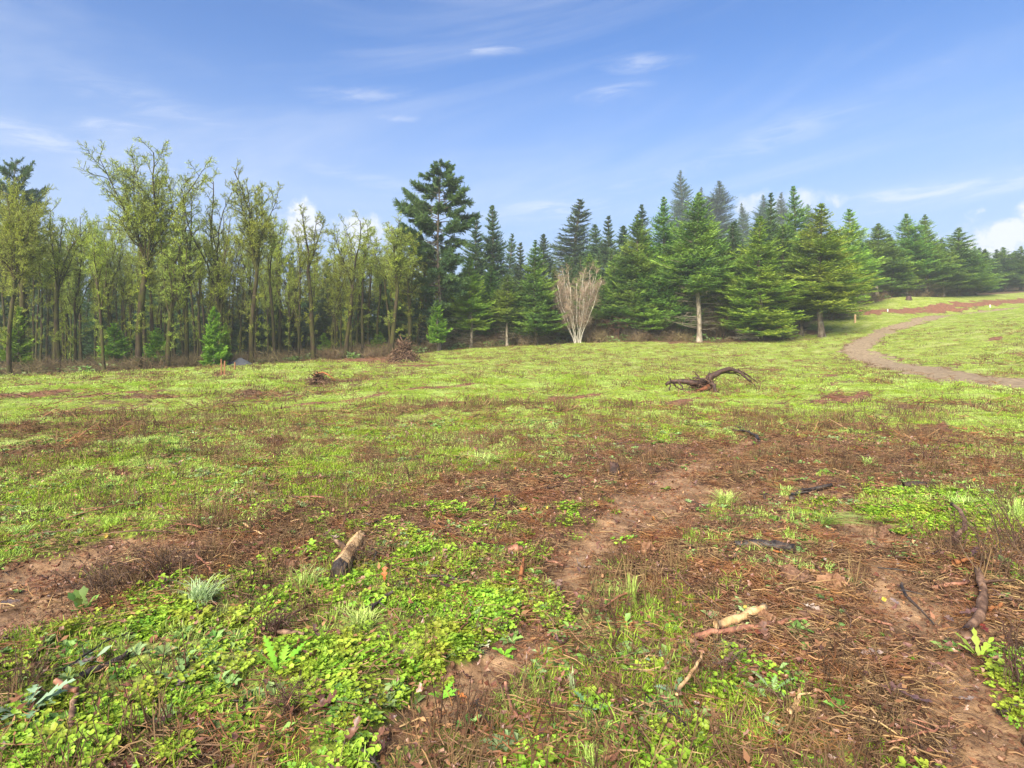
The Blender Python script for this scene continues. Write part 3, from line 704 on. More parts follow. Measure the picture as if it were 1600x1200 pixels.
for px, top, D, w, me, lab in FRONT:
    s = (CAMZ + (HOR - top) / F * D - gh((px - 800) / F * D, D))
    place_tree('fir_tree', me, FH, px, top, D, FW, w * 1.08, None, lab, group='young firs along the edge of the wood')

MIDROW = [(745, 335, 72, 52, 'dark fir right behind the tallest dark fir, left of a sharper topped one'), (770, 320, 76, 50, 'dark fir with a sharp layered top right of the tallest dark fir'),
 (798, 364, 100, 40, 'hazy pale fir in the dip between the dark firs and the broad conical one'), (815, 378, 86, 40, 'narrow hazy fir in the dip right of the sharp topped dark fir'), (850, 365, 88, 46, 'pointed fir left of the broad conical fir'),
 (902, 310, 102, 86, 'broad evenly conical dark fir rising above the bare multi stemmed tree'), (953, 336, 90, 46, 'small topped hazy fir right of the broad conical fir'), (930, 350, 96, 50, 'hazy fir against the right side of the broad conical fir'),
 (1005, 318, 88, 50, 'fir top peeking between the blue green fir and the ragged topped fir'), (1150, 345, 80, 60, 'dark fir between the white trunked fir and the broad yellow green fir'), (975, 352, 80, 56, 'hazy fir left of the blue green fir')]
for i, (px, top, D, w, lab) in enumerate(MIDROW):
    place_tree('fir_tree', firs_dark[i % 3], FH, px, top, D, FW * .8, w * 1.75, None, lab, group='firs rising behind the edge of the wood')
HAZY = [(1065, 265, 195, 62, 0, 'tallest of the misty old firs far behind, left of the bushy topped one'), (1121, 281, 180, 84, 1, 'bushy topped misty old fir far behind the white trunked fir'), (1095, 292, 205, 50, 0, 'faint misty fir between the two tall misty ones'),
 (1160, 316, 200, 44, 0, 'faint misty fir right of the bushy topped misty one'), (1192, 303, 190, 56, 1, 'faint misty fir behind the dark spire shaped fir'), (1262, 318, 200, 50, 0, 'faint misty fir behind the highest fir of the corner'), (1222, 300, 205, 50, 1, 'faint misty fir between the two pointed firs at the corner')]
for px, top, D, w, k, lab in HAZY:
    place_tree('old_fir', tall[k], 30, px, top, D, 9, w * 1.4, None, lab, group='misty old firs on the hill behind')

# the tall old fir in the middle and the one at the left edge
big = fir_meshes(19, 7.6, .14, 49, 'fir_dark', True, True, 1.35, bark='fir_bark', fine=2.2)
place_tree('old_fir', big, 19, 686, 253, 55, 8.0, 118, None, 'tallest dark old fir with gappy spreading limbs right of the mossy oaks')
big2 = fir_meshes(19, 6.5, .25, 48, 'fir_dark', True, False, 1.6, fine=1.4)
place_tree('old_fir', big2, 19, 22, 248, 48, 6.5, 80, None, 'dark old fir whose top stands above the oaks at the left edge')

# rows that fill the wood behind
def fill_fir(px, top, D, w, i, grp, lab):
    place_tree('fir_tree', firs_dark[i % 3], FH, px, top, D, FW * .8, w, None, lab, group=grp)
for i in range(52):
    px = 705 + i * 14 + random.uniform(-9, 9)
    if px > 1330: break
    D = 65 + random.uniform(0, 9) + max(0, px - 1230) * .12
    top = float(np.interp(px, [700, 800, 860, 960, 1000, 1100, 1200, 1300, 1400], [400, 425, 415, 400, 375, 350, 365, 365, 400])) + random.uniform(-14, 22)
    fill_fir(px, top, D, random.uniform(45, 75), i, 'firs packed ' + zone(px, FZ), 'dark fir packed in ' + zone(px, FZ))
for i in range(24):
    px = 1335 + i * 12.5 + random.uniform(-7, 7); D = float(np.interp(px, [1300, 1500, 1640], [92, 108, 128])) + random.uniform(0, 8)
    top = float(np.interp(px, [1340, 1440, 1520, 1640], [375, 365, 388, 405])) + random.uniform(-8, 14)
    fill_fir(px, top, D, random.uniform(48, 70), i, 'background firs of the hilltop ' + zone(px, HZ), 'dark fir at the back of the hilltop row ' + zone(px, HZ))
for i in range(60):
    px = -90 + i * 13.2 + random.uniform(-8, 8); D = random.uniform(56, 80)
    top = random.uniform(385, 455)
    fill_fir(px, top, D, random.uniform(50, 80), i, 'deep firs ' + zone(px, OZ), 'dark fir deep in the wood, ' + zone(px, OZ))

# mossy oaks
OH, OW = 15.0, 5.0
OV = [oak(121, H=OH, spread=6.2, fork=.5, leaders=8, dense=1.15), oak(102, H=OH, spread=4.4, fork=.5, leaders=4), oak(103, H=OH, spread=4.0, fork=.34, leaders=4), oak(104, H=OH, spread=5.0, fork=.5, leaders=7),
      oak(105, H=OH, spread=3.4, fork=.6, leaders=3), oak(106, H=OH, spread=4.2, fork=.3, leaders=4, lean=.02), oak(107, H=OH, spread=3.2, fork=.65, leaders=3, r0=.16), oak(108, H=OH, spread=3.0, fork=.62, leaders=3, r0=.13, lowstubs=5), oak(109, H=OH, spread=3.4, fork=.5, leaders=2, r0=.14, lowstubs=5), oak(110, H=OH, spread=4.6, fork=.38, leaders=5, r0=.19)]
OSP = [6.6, 4.4, 4.0, 5.0, 3.4, 4.2, 3.2, 3.0, 3.4, 4.6]
OAKS = [
 (14, 290, 35, 112, 0, 'mossy oak with a broad lichen crown cut by the left edge'), (38, 300, 37, 100, 3, 'mossy oak with a thick lichen crown just right of the leftmost one'),
 (92, 318, 38, 84, 1, 'mossy oak with a low rounded crown between the left edge oaks and the tallest oak'), (118, 335, 39.5, 60, 5, 'slender leaning mossy oak second left of the tallest oak'),
 (164, 372, 36, 50, 6, 'short thick mossy trunk standing forward just left of the tallest oak'), (216, 233, 39.5, 165, 0, 'tallest mossy oak with a rounded spreading bare crown'),
 (262, 322, 40, 84, 2, 'forked mossy oak right beside the tallest oak'), (292, 272, 42, 86, 9, 'tall mossy oak behind the bright green sapling, left of it'),
 (345, 280, 43, 92, 5, 'leaning mossy oak rising behind the bright green sapling'), (392, 267, 43.5, 100, 3, 'tall dark stemmed oak with an upright crown above the gravel heap'),
 (430, 308, 46, 66, 8, 'narrow mossy oak right of the gravel heap'), (490, 328, 47, 62, 4, 'thin mossy oak standing alone in front, left of the pair by the red soil'),
 (540, 338, 49, 74, 1, 'mossy oak behind the bare red soil, left of centre of the brush pile'), (567, 350, 51, 60, 7, 'mossy oak between the red soil oak and the brush pile'),
 (612, 342, 50, 92, 3, 'yellow green mossy oak directly behind the brush pile'), (640, 345, 53, 80, 2, 'yellow green mossy oak against the tallest dark fir')]
for px, top, D, w, k, lab in OAKS:
    place_tree('oak_tree', OV[k], OH, px, top, D, OSP[k], w, None, lab, group='mossy oaks along the edge of the wood')
for i in range(118):
    px = -70 + i * 6.5 + random.uniform(-9, 9); D = float(np.interp(px, [0, 600, 720], [41, 52, 60])) + random.uniform(0, 14)
    top = float(np.interp(px, [-60, 100, 200, 400, 500, 700], [335, 355, 350, 345, 370, 385])) + random.uniform(-15, 45)
    k = random.choice([1, 4, 5, 6, 7, 8, 7, 8, 9])
    place_tree('oak_tree', OV[k], OH, px, top, D, OSP[k], random.uniform(34, 56), None, 'thin crowded mossy oak ' + zone(px, OZ), group='thin oaks ' + zone(px, OZ))

# pale bare multi-stemmed tree
def multistem(H, Wd, n, seed, bark, twig, r0=.045, twigs=16):
    r = np.random.default_rng(seed); st = []; tw = MB()
    for k in range(n):
        a = k * 2.4 + r.normal(0, .5); o = Wd / 2 * math.sqrt((k + .5) / n) * r.uniform(.6, 1.0); zz = np.linspace(-.2, H * r.uniform(.72, .95) * (1 - .28 * (2 * o / Wd) ** 2), 9); f = np.clip(zz / H, 0, 1)
        rad = 0.22 * min(1, o) + o * f ** r.uniform(.8, 1.1)
        P = np.stack([np.cos(a) * rad + r.normal(0, .07, 9), np.sin(a) * rad + r.normal(0, .07, 9), zz], 1)
        mb = MB(); sweep(mb, P, r0 * (1 - f * .8) * r.uniform(.7, 1.3), 6, 0, .5, .08); st.append(mb.mesh('stem', [bark], True))
        for j in range(twigs):
            f2 = r.uniform(.25, 1); q = int(f2 * 7.99); p = P[q] + (P[q + 1] - P[q]) * r.random() if q < 8 else P[8]
            ax = unit(P[min(q + 1, 8)] - P[max(q - 1, 0)]); d = ax + r.normal(0, .45, 3) + np.array([np.cos(a), np.sin(a), 0]) * .12; d = d / np.linalg.norm(d); L = r.uniform(.4, 1.0) * H / 8
            B = p + d * L; prisms(tw, [p], [B], .012, .007, 3, 0, r.random())
            m = 9; u = r.random(m)[:, None]; A2 = p + (B - p) * u; D2 = unit(d + r.normal(0, .55, (m, 3))); L2 = r.uniform(.2, .6, m) * H / 8
            B2 = A2 + D2 * L2[:, None]; prisms(tw, A2, B2, .007, .004, 3, 0, r.random(m))
            A3 = np.repeat(A2, 3, 0) + (np.repeat(B2 - A2, 3, 0)) * r.random((3 * m, 1)); D3 = unit(np.repeat(D2, 3, 0) + r.normal(0, .6, (3 * m, 3)))
            prisms(tw, A3, A3 + D3 * r.uniform(.15, .45, (3 * m, 1)), .005, .003, 3, 0, r.random(3 * m))
    return st, tw.mesh('twigs', [twig])
p = at(893, 533); p.y = 58.5; p.z = gh(p.x, p.y)
Hs = CAMZ + (HOR - 408) / F * p.y - p.z
st, tw = multistem(Hs, 7.8, 19, 5, M['white_bark'], M['fan_twig'], r0=.036, twigs=17)
o = thing('bare_tree', 'pale multi stemmed bare tree with a fan of reddish twigs', 'tree', (p.x, p.y, p.z))
for me in st: part('stem', me, o)
part('twigs', tw, o)

# leafless shrubs and thickets under the firs
def shrub_mesh(seed, H=2.6, Wd=3.0, n=46, arch=.5):
    r = np.random.default_rng(seed); mb = MB()
    for k in range(n):
        a = r.random() * 6.283; o = Wd / 2 * r.uniform(.15, 1); h = H * r.uniform(.5, 1); f = np.linspace(0, 1, 6)
        bx, by = r.normal(0, .25, 2)
        P = np.stack([bx + np.cos(a) * o * f ** 1.4, by + np.sin(a) * o * f ** 1.4, h * (f - arch * .5 * f ** 3) - .05], 1) + r.normal(0, .03, (6, 3))
        v = r.random(); prisms(mb, P[:-1], P[1:], .014 * (1 - f[:-1] * .7), .014 * (1 - f[1:] * .7), 3, 0, v)
        m = 8; i = r.integers(2, 5, m); A = P[i]; D = unit((P[i + 1] - P[i]) + r.normal(0, .25, (m, 3))); L = r.uniform(.2, .6, (m, 1)); prisms(mb, A, A + D * L, .006, .003, 3, 0, v)
    return mb
shr = [shrub_mesh(s, 2.8, 3.2, 60, a).mesh('shrub', [M['brown_twig']]) for s, a in ((1, .5), (2, .9), (3, .2))]
shr_red = shrub_mesh(4, 2.6, 3.0, 80, 1.0).mesh('shrub', [M['red_twig']])
SH = [(965, 532, 75, 62, 3, 'reddish brown arching thicket right of the bare multi stemmed tree'), (1005, 533, 60, 70, 1, 'tan leafless thicket below the blue green fir'), (1050, 534, 70, 74, 2, 'upright leafless shrub left of the white fir trunk'),
      (1035, 533, 80, 50, 0, 'low brown thicket left of the white fir trunk'), (1125, 534, 70, 52, 0, 'brown thicket right of the white fir trunk'), (1148, 533, 60, 60, 3, 'reddish thicket beside the broad yellow green fir'),
      (860, 534, 50, 50, 2, 'thin leafless shrub left of the bare multi stemmed tree'), (765, 540, 70, 34, 3, 'rusty low shrub under the small firs'), (700, 547, 60, 30, 1, 'low brown shrub at the foot of the tallest dark fir'),
      (925, 535, 60, 60, 2, 'thin leafless shrub against the right of the bare multi stemmed tree'), (1225, 527, 40, 36, 0, 'brown shrub at the foot of the broad yellow green fir'), (480, 558, 50, 24, 0, 'low brown shrub at the foot of the thin lone oak'),
      (70, 588, 60, 40, 1, 'leafless shrub under the oaks near the left edge'), (250, 582, 60, 40, 0, 'leafless shrub right of the foot of the tallest oak'), (820, 539, 50, 44, 1, 'tan leafless shrub under the forked young fir'),
      (985, 532, 60, 80, 2, 'tall tan thicket just right of the reddish arching one'), (1075, 533, 60, 84, 0, 'tall thin brown thicket touching the white fir trunk on its left'), (1102, 533, 50, 70, 2, 'leafless shrub touching the white fir trunk on its right'), (1165, 531, 56, 50, 1, 'low tan thicket under the broad yellow green fir'),
      (945, 533, 50, 56, 1, 'grey tan thicket between the pale bare tree and the reddish one'), (785, 540, 60, 40, 0, 'brown shrub around the trunk of the small bare trunked fir'), (1335, 473, 40, 22, 3, 'low reddish shrub at the near end of the hilltop row'), (1395, 468, 60, 20, 0, 'low brown shrub under the hilltop firs left of the stump')]
for px, py, w, h, k, lab in SH:
    D = float(np.interp(px, [0, 215, 420, 600, 690, 800, 900, 1100, 1250, 1330, 1400], [36, 41, 47, 51, 56, 59, 61, 58.5, 59, 78, 90])) + .8
    x = (px - 800) / F * D; z = gh(x, D); me = (shr + [shr_red])[k]
    sx = w / F * D / 3.0; sz = (h / F * D) / 2.3
    o = bpy.data.objects.new('shrub', me); COL.objects.link(o); o.location = (x, D, z - .03); o.scale = (sx, sx, sz); o.rotation_euler = (0, 0, random.uniform(0, 6))
    tag(o, lab, 'shrub', 'leafless shrubs along the edge of the wood')

# bright saplings
sap = fir_meshes(3.6, 2.1, .02, 61, 'sapling', dead=False, dens=.45, fine=1.5)
sap2 = fir_meshes(3.6, 2.1, .2, 62, 'sapling', dead=False, dens=.3, fine=1.3)
for px, top, D, w, me, lab in [(334, 480, 41, 46, sap, 'bright green bushy sapling behind the two orange stakes'), (352, 505, 42.5, 30, sap2, 'small bright sapling close right of the bushy one'), (28, 480, 36.5, 50, sap2, 'bright green young conifer at the left edge under the oaks'),
                               (245, 512, 41, 50, sap2, 'low green sapling right of the tallest oak'), (507, 520, 50, 26, sap2, 'tiny green sapling between the lone oak and the red soil'), (180, 505, 43, 60, sap2, 'sparse green sapling between the short thick trunk and the tallest oak'), (592, 518, 54, 36, sap2, 'small green bush left of the brush pile, back in the wood'),
                               (683, 470, 53, 44, sap2, 'light green young conifer in front of the tallest dark fir trunk')]:
    place_tree('sapling', me, 3.6, px, top, D, 2.1, w, None, lab, 'sapling', 'green saplings at the edge of the wood')

# ------------------------------------------------------------------ things on the field
M['root_wood'] = barky('wet_root_wood', (0.022, 0.012, 0.009), (0.075, 0.038, 0.026), (0.12, 0.075, 0.05), 14, 5, .7, .5, 1, .4, (.6, .75))
M['root_red'] = barky('red_inner_root', (0.08, 0.028, 0.014), (0.20, 0.075, 0.035), None, 14, 5, .7, .5, 1)
M['brush'] = barky('brush_wood', (0.05, 0.028, 0.017), (0.17, 0.105, 0.065), (0.26, 0.19, 0.12), 5, 2.5, .85, .4, 1, .2, (.55, .75))
M['rust'] = barky('orange_fresh_wood', (0.15, 0.06, 0.022), (0.32, 0.13, 0.05), None, 10, 3, .8, .3, 1)
def smooth_path(pts, n=10, jit=0.0):
    pts = np.array(pts, float); t = np.linspace(0, len(pts) - 1, n); P = np.stack([np.interp(t, range(len(pts)), pts[:, k]) for k in range(3)], 1)
    P[1:-1] = (P[:-2] + 2 * P[1:-1] + P[2:]) / 4
    return P + rng.normal(0, jit, P.shape)
p = at(1110, 612); k_ = p.y / F        # one photo pixel in metres at its depth
o = thing('root_ball', 'uprooted dark tree root with twisted roots lying alone on the grass', 'tree root', p)
def roots(parent, items, mat):
    for pts, ra, rb, m in items:
        mb = MB(); P = smooth_path([((a) * k_, d, (b + 3) * 1.05 * k_) for a, b, d in pts], 12, .012); sweep(mb, P, np.linspace(ra, rb, 12) * .66, 8, 0, .5, .4)
        part('root', mb.mesh('root', [M[m]], True), parent)
# offsets from the base point in photo pixels (right, up, depth m)
roots(o, [([(-2, -2, 0), (-4, 12, 0), (2, 22, 0)], .20, .14, 'root_wood'), ([(0, 18, 0), (12, 24, 0), (25, 30, .1), (42, 29, .1), (52, 22, 0), (60, 12, -.1)], .15, .035, 'root_wood'),
          ([(45, 29, .1), (58, 23, .1), (68, 15, .1), (76, 10, .1)], .04, .015, 'root_wood'), ([(8, 20, .1), (22, 25, .2), (40, 24, .3), (56, 18, .3)], .05, .02, 'root_wood'), ([(0, 12, 0), (-18, 9, 0), (-38, 12, 0), (-58, 13, .1), (-68, 8, .1)], .17, .06, 'root_wood'),
          ([(0, 8, -.1), (-14, 2, -.2), (-26, -2, -.2)], .12, .05, 'root_red'), ([(0, 10, -.2), (2, 0, -.4), (5, -12, -.6)], .11, .04, 'root_wood'), ([(-12, 10, 0), (-20, 22, .1), (-27, 27, .1)], .045, .015, 'root_wood'),
          ([(-50, 12, 0), (-46, 4, -.1), (-40, -2, -.2)], .05, .02, 'root_wood'), ([(-58, 10, 0), (-50, 2, .1), (-38, -3, 0)], .045, .015, 'root_wood'), ([(-62, 8, 0), (-66, 0, -.1), (-69, -4, -.2)], .04, .015, 'root_wood'), ([(-60, 12, 0), (-66, 20, 0)], .03, .01, 'root_wood'),
          ([(-2, 6, .2), (-12, 4, .5), (-22, -3, .8)], .1, .04, 'root_wood'), ([(-4, 20, 0), (-10, 13, -.2), (-16, 16, -.2), (-30, 18, -.1)], .07, .03, 'root_wood'), ([(-2, 16, -.1), (4, 8, -.2), (-6, 1, -.2)], .03, .012, 'brush'), ([(-8, 14, -.2), (-2, 8, -.25), (2, 0, -.3)], .02, .01, 'brush')] + [([(random.uniform(-30, 8), random.uniform(2, 18), random.uniform(-.3, .3)), (random.uniform(-45, 15), random.uniform(2, 20), random.uniform(-.4, .4)), (random.uniform(-60, 20), random.uniform(-5, 12), random.uniform(-.6, .4))], .022, .008, random.choice(['root_wood', 'brush'])) for _ in range(16)] + [([(60, 14, -.1), (66, 8, -.1), (68, 1, -.2)], .03, .01, 'root_wood'), ([(30, 26, .1), (45, 24, .2), (60, 22, .2), (70, 12, .2)], .025, .008, 'root_wood')], None)

# brush pile: a heap of branches, each its own part
brm = []
for s in range(8):
    r = np.random.default_rng(200 + s); mb = MB(); L = r.uniform(1.0, 1.9); P = smooth_path([(-L / 2, 0, 0), (-L / 5, *r.normal(0, .09, 2)), (L / 5, *r.normal(0, .09, 2)), (L / 2, 0, 0)], 8, .015); ra = r.uniform(.025, .065); sweep(mb, P, np.linspace(ra, ra * .45, 8), 6, 0, .5, .3)
    for j in range(3):
        i = r.integers(2, 7); d = r.normal(0, 1, 3); d[0] = abs(d[0]); d /= np.linalg.norm(d); sweep(mb, np.array([P[i], P[i] + d * L * .14, P[i] + d * L * .25 + [.05, 0, 0]]), [ra * .4, ra * .3, ra * .15], 4, 0, .5, .2)
    brm.append(mb.mesh('branch', [M['brush']], True))
def heap(name, label, cat, px, py, wpx, hpx, n, msh, scale, extra=()):
    p = at(px, py); k = p.y / F; Wd = wpx * k; Hh = hpx * k
    o = thing(name, label, cat, p)
    for i in range(n):
        t = (i + .5) / n; a = random.random() * 6.283; hh = Hh * (.06 + .9 * t ** 1.25); rr = (1 - hh / Hh) * Wd / 2 * math.sqrt(random.uniform(.05, 1)) * .8
        c = part('branch', random.choice(msh), o); c.location = (rr * math.cos(a), rr * math.sin(a), hh * .82)
        # lean the outer ends down the slope of the heap, each turned its own way
        slope = math.atan2(Hh, Wd / 2) * random.uniform(.5, 1.25); yaw = a + random.gauss(0, .75)
        c.rotation_euler = (random.uniform(-.3, .3), slope if i % 5 else random.uniform(-.4, .4), yaw); s = scale * random.uniform(.55, 1.1); c.scale = (s * random.uniform(.8, 1.2), s, s)
    return o, p, k
o, p, k = heap('brush_pile', 'cone shaped pile of cut branches and roots at the edge of the wood', 'brush pile', 629, 566, 74, 33, 170, brm, .8)
mb = MB(); nth = 14; 
th = np.linspace(0, 2 * np.pi, nth, endpoint=False); V = [[0, 0, 27 * k]]; 
for j, f in enumerate((.35, .7, 1.0)):
    for t in th: V.append([math.cos(t) * f * 24 * k * random.uniform(.85, 1.1), math.sin(t) * f * 24 * k * random.uniform(.85, 1.1), 27 * k * (1 - f) * random.uniform(.8, 1.1) - .02])
Fq = [[1 + j * nth + i, 1 + j * nth + (i + 1) % nth, 1 + (j + 1) * nth + (i + 1) % nth, 1 + (j + 1) * nth + i] for j in range(2) for i in range(nth)]
mb.add(V, Fq); mb.Q[0] = mb.Q[0]; mb.T.append((np.array([[0, 1 + (i + 1) % nth, 1 + i] for i in range(nth)]), np.zeros(nth, int), np.full(nth, .5)))
M['dark_litter'] = barky('dark_litter', (0.02, 0.012, 0.008), (0.06, 0.035, 0.02), None, 8)
part('core', mb.mesh('core', [M['dark_litter']]), o)
o, p, k = heap('root_heap', 'low heap of broken roots with an orange top, left of the brush pile', 'root heap', 497, 600, 56, 14, 80, brm, .45)
mb = MB(); sweep(mb, smooth_path([(-.1, 0, 12 * k), (.1, 0, 18 * k), (.3, -.1, 17 * k), (.6, -.1, 5 * k)], 8, .02), np.linspace(.035, .015, 8), 6, 0, .5, .4)
part('broken_root', mb.mesh('broken_root', [M['rust']], True), o, label='fresh orange broken root')

# gravel heap behind the oaks
def mound(name, label, cat, px, py, D, wpx, hpx, mat, seed, kind=None):
    r = np.random.default_rng(seed); x0 = (px - 800) / F * D; k = D / F; R = wpx * k / 2; H = hpx * k; mb = MB(); nr, na = 16, 44
    V = []; 
    for i in range(nr):
        f = i / (nr - 1)
        for j in range(na):
            a = j / na * 6.283; rr = R * f * (1 + .10 * math.sin(3 * a + seed)); z = H * (1 - f) ** 1.1 + (vn(np.array([math.cos(a) * f * 9 + 20]), np.array([math.sin(a) * f * 9 + 20]), seed)[0] - .5) * H * .16
            X, Y = x0 + rr * math.cos(a), D + rr * math.sin(a); V.append([rr * math.cos(a), rr * math.sin(a), z if f < 1 else -.3])
    Fq = [[i * na + j, i * na + (j + 1) % na, (i + 1) * na + (j + 1) % na, (i + 1) * na + j] for i in range(nr - 1) for j in range(na)]
    mb.add(V, np.array(Fq)[:, ::-1]); o = bpy.data.objects.new(name, mb.mesh(name, [mat], True)); COL.objects.link(o); o.location = (x0, D, gh(x0, D) - .05)
    return tag(o, label, cat, kind=kind)
M['gravel'] = barky('dark_crushed_gravel', (0.035, 0.037, 0.045), (0.10, 0.105, 0.12), None, 60, 3, .9, .8, 1)
mound('gravel_heap', 'low heap of dark grey gravel behind the oaks near the orange stakes', 'gravel heap', 376, 570, 42.0, 62, 17, M['gravel'], 3)
M['earth'] = M['root_red']

# stakes
M['orange_wood'] = barky('orange_stake_wood', (0.16, 0.075, 0.035), (0.28, 0.14, 0.07), None, 12, 3, .8, .2, .2)
M['white_paint'] = barky('white_paint', (0.6, 0.6, 0.57), (0.8, 0.8, 0.78), None, 12, 3, .6, .1, 1)
M['tan_wood'] = barky('raw_tan_wood', (0.36, 0.23, 0.12), (0.52, 0.36, 0.21), None, 12, 3, .8, .2, .2)
def stake(px, base, top, w, mat, label, flag=None):
    p = at(px, base); k = p.y / F; H = (base - top) * k; w = w * k / 2; lean = random.uniform(-.05, .05)
    mb = MB(); V = []
    for z, s in ((-.25, .4), (-.02, 1), (H * .96, 1), (H, .75)): V += [[sx * w * s + z * lean, sy * w * .5 * s, z] for sx, sy in ((-1, -1), (1, -1), (1, 1), (-1, 1))]
    Fq = [[r_ * 4 + i, r_ * 4 + (i + 1) % 4, r_ * 4 + 4 + (i + 1) % 4, r_ * 4 + 4 + i] for r_ in range(3) for i in range(4)] + [[12, 13, 14, 15]]
    mb.add(V, Fq); me = mb.mesh('stake', [M[mat]])
    o = bpy.data.objects.new('stake', me); COL.objects.link(o); o.location = p; o.rotation_euler = (0, 0, random.uniform(-.4, .4)); tag(o, label, 'stake', 'survey stakes')
    return o
stake(346, 586, 561, 1.9, 'orange_wood', 'left one of two orange wooden stakes in front of the bright sapling')
stake(350.5, 587, 564, 1.9, 'orange_wood', 'right one of two orange wooden stakes in front of the bright sapling')
stake(367, 578, 566, 2, 'orange_wood', 'short orange stake at the foot of the gravel heap')
stake(1336, 505, 492, 2.6, 'tan_wood', 'tan wooden stake on the slope right of the wood corner')
stake(1547, 481, 477, 1.6, 'white_paint', 'white stake against the red soil at the right end of the path')
stake(1387, 487, 483.5, 1.4, 'white_paint', 'short white stake on the red soil band above the path bend')
stake(1215, 524, 512, 2.4, 'tan_wood', 'tan stake at the foot of the broad yellow green fir')

# dark stump on the hill
def stump(px, py, wpx, hpx, label, seed, mat='root_wood', name='stump'):
    p = at(px, py); k = p.y / F; r = np.random.default_rng(seed); mb = MB(); n = 14; a = np.arange(n) / n * 6.283; V = []
    for z, s in ((-.1, 1.3), (hpx * k * .35, .85), (hpx * k * .8, .75), (hpx * k, .6)):
        rr = wpx * k / 2 * s * r.uniform(.8, 1.15, n); V += list(np.stack([rr * np.cos(a), rr * np.sin(a), z + r.normal(0, hpx * k * .09, n)], 1))
    V.append([0, 0, hpx * k * .9]); Fq = [[j * n + i, j * n + (i + 1) % n, (j + 1) * n + (i + 1) % n, (j + 1) * n + i] for j in range(3) for i in range(n)]
    mb.add(V, Fq); mb.T.append((np.array([[3 * n + i, 3 * n + (i + 1) % n, 4 * n] for i in range(n)]), np.zeros(n, int), np.full(n, .5)))
    o = bpy.data.objects.new(name, mb.mesh(name, [M[mat]], True)); COL.objects.link(o); o.location = p; return tag(o, label, 'stump')
stump(1420, 468.5, 9, 6, 'dark broken stump on the grass below the hilltop firs', 4)
stump(960, 745, 20, 20, 'small dark broken stump in the brown litter in the middle of the field', 5)

# ------------------------------------------------------------------ ground cover built as scattered pieces
def gn_scatter(name, pts, rot, scl, idx, protos, label, cat):
    """one stuff object: points in its mesh carry small plant or litter pieces"""
    me = bpy.data.meshes.new(name); me.vertices.add(len(pts)); me.vertices.foreach_set('co', np.asarray(pts, np.float32).ravel())
    a = me.attributes.new('rot', 'FLOAT_VECTOR', 'POINT'); a.data.foreach_set('vector', np.asarray(rot, np.float32).ravel())
    a = me.attributes.new('scl', 'FLOAT', 'POINT'); a.data.foreach_set('value', np.asarray(scl, np.float32))
    a = me.attributes.new('idx', 'INT', 'POINT'); a.data.foreach_set('value', np.asarray(idx, np.int32))
    o = bpy.data.objects.new(name, me); COL.objects.link(o); tag(o, label, cat, kind='stuff')
    coll = bpy.data.collections.new(name + '_pieces')
    for i, m in enumerate(protos):
        q = bpy.data.objects.new('%s_piece_%02d' % (name, i), m); coll.objects.link(q)
    ng = bpy.data.node_groups.new(name, 'GeometryNodeTree')
    ng.interface.new_socket('Geometry', in_out='INPUT', socket_type='NodeSocketGeometry'); ng.interface.new_socket('Geometry', in_out='OUTPUT', socket_type='NodeSocketGeometry')
    N = ng.nodes; L = ng.links; gi = N.new('NodeGroupInput'); go = N.new('NodeGroupOutput')
    ci = N.new('GeometryNodeCollectionInfo'); ci.inputs[0].default_value = coll; ci.inputs[1].default_value = True; ci.inputs[2].default_value = True
    ip = N.new('GeometryNodeInstanceOnPoints'); ip.inputs['Pick Instance'].default_value = True
    def nm(n, t): x = N.new('GeometryNodeInputNamedAttribute'); x.data_type = t; x.inputs[0].default_value = n; return x.outputs[0]
    L.new(gi.outputs[0], ip.inputs['Points']); L.new(ci.outputs[0], ip.inputs['Instance']); L.new(nm('idx', 'INT'), ip.inputs['Instance Index'])
    L.new(nm('rot', 'FLOAT_VECTOR'), ip.inputs['Rotation']); L.new(nm('scl', 'FLOAT'), ip.inputs['Scale']); L.new(ip.outputs[0], go.inputs[0])
    md = o.modifiers.new('scatter', 'NODES'); md.node_group = ng
    return o

M['grass'] = leafy('grass_blades', (0.14, 0.21, 0.014), (0.38, 0.52, 0.045), (0.42, 0.54, 0.14), 0.7, .5, trans=.3, objvar=.4)
M['grass_pale'] = leafy('pale_grass_blades', (0.30, 0.46, 0.07), (0.55, 0.68, 0.22), None, .7, .45, trans=.3, objvar=.2)
M['grass_grey'] = leafy('grey_green_blades', (0.28, 0.38, 0.15), (0.50, 0.58, 0.32), None, .7, .5, trans=.3, objvar=.2)
M['clover'] = leafy('clover_leaves', (0.09, 0.20, 0.012), (0.33, 0.50, 0.045), (0.28, 0.33, 0.035), 4.0, .45, trans=.25, objvar=.5)
M['weed'] = leafy('weed_leaves', (0.07, 0.16, 0.02), (0.20, 0.32, 0.06), (0.22, 0.30, 0.13), 2.0, .5, trans=.2, objvar=.5)
M['stalk'] = leafy('dead_stalks', (0.028, 0.017, 0.009), (0.13, 0.078, 0.040), (0.16, 0.10, 0.045), 3, .85, objvar=.6)
M['straw'] = leafy('dead_straw_and_twigs', (0.04, 0.019, 0.009), (0.32, 0.20, 0.095), (0.18, 0.075, 0.028), 2.5, .6, objvar=.6)
M['chip'] = leafy('bark_and_wood_chips', (0.08, 0.03, 0.015), (0.30, 0.15, 0.075), None, 2, .8, objvar=.7)
M['rotleaf'] = leafy('rotting_leaves', (0.05, 0.022, 0.014), (0.20, 0.085, 0.045), (0.22, 0.12, 0.085), 3, .42, spec=.5, objvar=.6)
M['clod'] = barky('soil_clods', (0.09, 0.042, 0.023), (0.22, 0.115, 0.065), None, 30, 3, .9, .5, 1)

